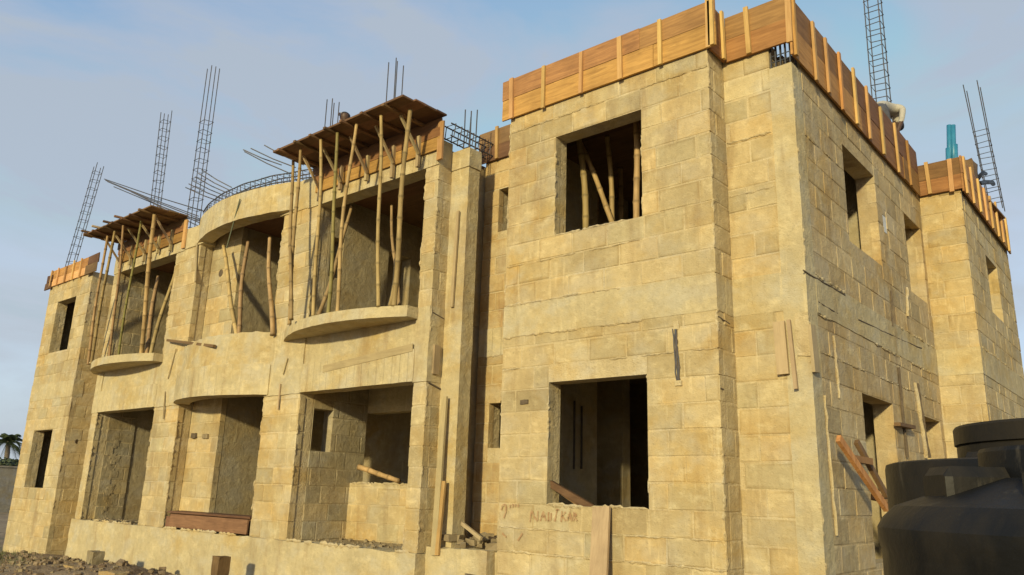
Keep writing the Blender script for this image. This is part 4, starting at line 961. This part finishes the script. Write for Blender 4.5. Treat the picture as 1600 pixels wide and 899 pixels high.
def gp2(r):
    x, y = r.uniform(-21, -10.5), r.uniform(4.6, 6.7); return (x, y, ground_h(x, y))
rubble('ground_clods', 700, gp2, .015, .05, 'ground', 'brown soil clods on the heap before the plinth', 5)
# sticks on the rubble by the recess
board(onY(722, 818, 7.05), onY(752, 842, 6.95), .04, .03, 'dustyX', 'broken stick on the rubble beside the pier', cat='stick')
# block lying beside the recess
m = MB(); p = onY(746, 868, 6.88); rough_box(m, p.x - .2, p.x + .2, p.y - .06, p.y + .12, p.z - .2, p.z + .06, .008, .06); tag(m.build('loose_block', M['concrete']), 'single sandcrete block lying under the recess rubble', 'block')
# stakes and blocks on the heap
for (px, py, y, sx, h_, mt, lab, cat) in ((148, 880, 5.9, .22, .36, 'grey_block', 'grey block standing on end on the soil heap by the plinth', 'block'), (345, 888, 6.2, .16, .3, 'brownZ', 'dark timber stump at the foot of the plinth', 'stump'),
                                     (115, 895, 5.6, .45, .2, 'clay_stain', 'reddish block lying on the heap at lower left', 'block'), (175, 905, 5.4, .5, .2, 'clay_stain', 'reddish slab lying in front of the standing block', 'block')):
    p = onY(px, py, y); gz = ground_h(p.x, p.y); m = MB(); m.cur = (.8, .8, .8); rough_box(m, p.x - sx / 2, p.x + sx / 2, p.y - .09, p.y + .09, min(gz, p.z) - .1, p.z + h_ / 2, .015, .06); tag(m.build('loose_block' if cat == 'block' else 'timber_stump', M[mt], tint=True), lab, cat)
# grass
rg = random.Random(9); m = MB()
for i in range(2600):
    x = rg.gauss(-19.5, 1.6); y = rg.gauss(5.6, .5)
    if y > 6.8: continue
    z = ground_h(x, y); a = rg.uniform(0, 6.28); h_ = rg.uniform(.03, .13); d = Vector((math.cos(a), math.sin(a), 0)); n_ = Vector((-d.y, d.x, 0)) * .006
    p = Vector((x, y, z)); m.add([p - n_, p + n_, p + d * h_ * .5 + Vector((0, 0, h_))], [(0, 1, 2)])
tag(m.build('grass', M['grass']), 'patch of low grass in front of the left tower', 'grass', kind='stuff')

# ------------------------------------------------------------------ far left: yard wall, palm, bushes
t = empty('yard_wall', (-45, 20, 0), 'dark boundary wall far behind the left tower', 'wall')
zt_ = onX(8, 728, -45).z
m = MB(); m.box(-45.25, -45, -12, 70, -.2, zt_ - .08); m.build('wall_body', M['yard_wall'], t)
m = MB(); m.box(-45.3, -44.95, -12, 70, zt_ - .08, zt_); m.build('coping', M['yard_wall'], t)
pc = onX(14, 690, -85); t = empty('palm_tree', (pc.x, pc.y, 0), 'palm tree standing beyond the boundary wall at far left', 'tree')
m = MB(); n = 14; m.tube([(pc.x + .35 * math.sin(i * .25), pc.y, pc.z * i / n) for i in range(n + 1)], [.30 - .008 * i + (.02 if i % 2 else 0) for i in range(n + 1)], 9); m.build('trunk', M['trunk'], t, smooth=True)
rp_ = random.Random(5); top = Vector((pc.x + .35 * math.sin(n * .25), pc.y, pc.z)); m = MB()
for k in range(30):
    az = k * 2.399 + rp_.uniform(-.2, .2); el = rp_.uniform(-.25, 1.25); ln = rp_.uniform(2.0, 2.7); d = Vector((math.cos(az) * math.cos(el), math.sin(az) * math.cos(el), math.sin(el)))
    prev = top; N = 12
    for i in range(1, N + 1):
        fr = i / N; p = top + d * ln * fr + Vector((0, 0, -1.3 * fr * fr * ln * .55)); side = d.cross(Vector((0, 0, 1))).normalized()
        m.bar(prev, p, .05 * (1.1 - fr), .04)
        for sg in (-1, 1):
            for hh in (0, .5):
                q = prev.lerp(p, hh); lf = .65 * math.sin(math.pi * (.15 + .8 * fr)); e = q + side * sg * lf * .75 + d * lf * .45 + Vector((0, 0, -lf * .55)); wv = d * .055
                m.add([q - wv, q + wv, e], [(0, 1, 2)])
        prev = p
m.build('crown', M['frond'], t)
for i, (px, py, xx, r, lab) in enumerate(((2, 722, -75, 1.3, 'round dark bush showing over the boundary wall at the frame edge'), (18, 724, -78, 1.2, 'dark bush over the boundary wall next to the tower edge'))):
    p = onX(px, py, xx); t = empty('bush', (p.x, p.y, 0), lab, 'bush', 'bushes beyond the boundary wall'); rb = random.Random(i); m = MB()
    m.tube([(p.x, p.y, 0), (p.x, p.y, p.z)], [.12, .05], 6); m.build('trunk', M['trunk'], t); m = MB()
    for k in range(1500):
        v = Vector((rb.gauss(0, 1), rb.gauss(0, 1), rb.gauss(0, 1))).normalized() * r * rb.uniform(.4, 1) ** .5 * (1 + .35 * noise.noise(Vector((k % 7, k % 5, i))))
        c = p + Vector((v.x * 1.5, v.y * 1.5, v.z - r * .7)); a = Vector((rb.gauss(0, 1), rb.gauss(0, 1), rb.gauss(0, 1))).normalized() * .16; b_ = a.cross(Vector((rb.gauss(0, 1), rb.gauss(0, 1), 1))).normalized() * .1
        m.add([c - a, c + b_, c + a, c - b_], [(0, 1, 2, 3)])
    m.build('crown', M['foliage'], t)

# ------------------------------------------------------------------ water tanks
def tank(cx, cy, rad, zs, zneck, rneck, ztop, label, flat=False, ribs=8, rot=0.0, hips=True):
    t = empty('water_tank', (cx, cy, 0), label, 'water tank', 'black plastic water tanks')
    prof = [(0.001, 0.0), (rad * .98, 0.0), (rad, .04)]
    z = .12
    while z < zs - .42:
        prof += [(rad, z), (rad * .985, z + .03), (rad * .985, z + .07), (rad, z + .1)]; z += .34
    if flat: prof += [(rad, zs - .03), (rad * .995, zs - .008), (rad * .97, zs), (rad * .94, zs - .015), (rneck * 1.02, zs - .01 + .03)]
    else: prof += [(rad, zs - .10), (rad * 1.012, zs - .07), (rad * 1.012, zs - .03), (rad * .985, zs), (rad * .93, zs + .035), (rneck * 1.05, zneck)]
    m = MB(); m.lathe(prof, 72); o = m.build('body', M['tank'], t, smooth=True); o.data.set_sharp_from_angle(angle=math.radians(22)); o.location = (cx, cy, 0); o.matrix_parent_inverse = Matrix.Translation((-cx, -cy, 0))
    for k in range(ribs):
        a = rot + 2 * math.pi * k / ribs; m = MB(); d = Vector((math.cos(a), math.sin(a), 0)); sd = Vector((-d.y, d.x, 0)); c = Vector((cx, cy, 0))
        # moulded buttress: level top, rounded shoulders, sunk into the cone
        r0, r1 = rneck * .9, rad * (.80 if not flat else .9); w_ = .09 if not flat else .05; zt0 = ztop - .06 if not flat else zs + .03
        pr = [(-w_, zs - .05), (-w_ * .98, zt0 - .03), (-w_ * .8, zt0), (w_ * .8, zt0), (w_ * .98, zt0 - .03), (w_, zs - .05)]
        vs = [c + d * rr_ + sd * x + Vector((0, 0, z)) for rr_ in (r0, r1 - .02) for x, z in pr] + [c + d * r1 + sd * x * .93 + Vector((0, 0, min(z, zt0 - .025))) for x, z in pr]
        n6 = 6; m.add(vs, [tuple(range(12, 18))] + [(j * n6 + i, j * n6 + i + 1, (j + 1) * n6 + i + 1, (j + 1) * n6 + i) for j in (0, 1) for i in range(5)])
        m.build('buttress', M['tank'], t)
    m = MB(); m.lathe([(rneck, zneck - .03), (rneck, ztop - .1), (rneck * .992, ztop - .095), (rneck * 1.015, ztop - .09), (rneck * 1.015, ztop - .012), (rneck * 1.0, ztop), (rneck * .5, ztop + .012), (.001, ztop + .02)], 40)
    o = m.build('lid', M['tank'], t, smooth=True); o.data.set_sharp_from_angle(angle=math.radians(22)); o.location = (cx, cy, 0); o.matrix_parent_inverse = Matrix.Translation((-cx, -cy, 0))
    return t
d1 = ray(1767, 800); d1 = Vector((d1.x, d1.y)).normalized() * 2.95
tank(d1.x, d1.y, .66, 1.52, 1.64, .36, 1.73, 'nearest black plastic water tank with ribbed conical top at lower right', rot=math.atan2(-d1.y, -d1.x) - 1.04)
d2 = ray(1745, 760); d2 = Vector((d2.x, d2.y)).normalized() * 4.75
tank(d2.x, d2.y, .98, 1.765, 1.785, .64, 1.95, 'larger flat-topped black water tank standing behind the near one', flat=True, ribs=6)
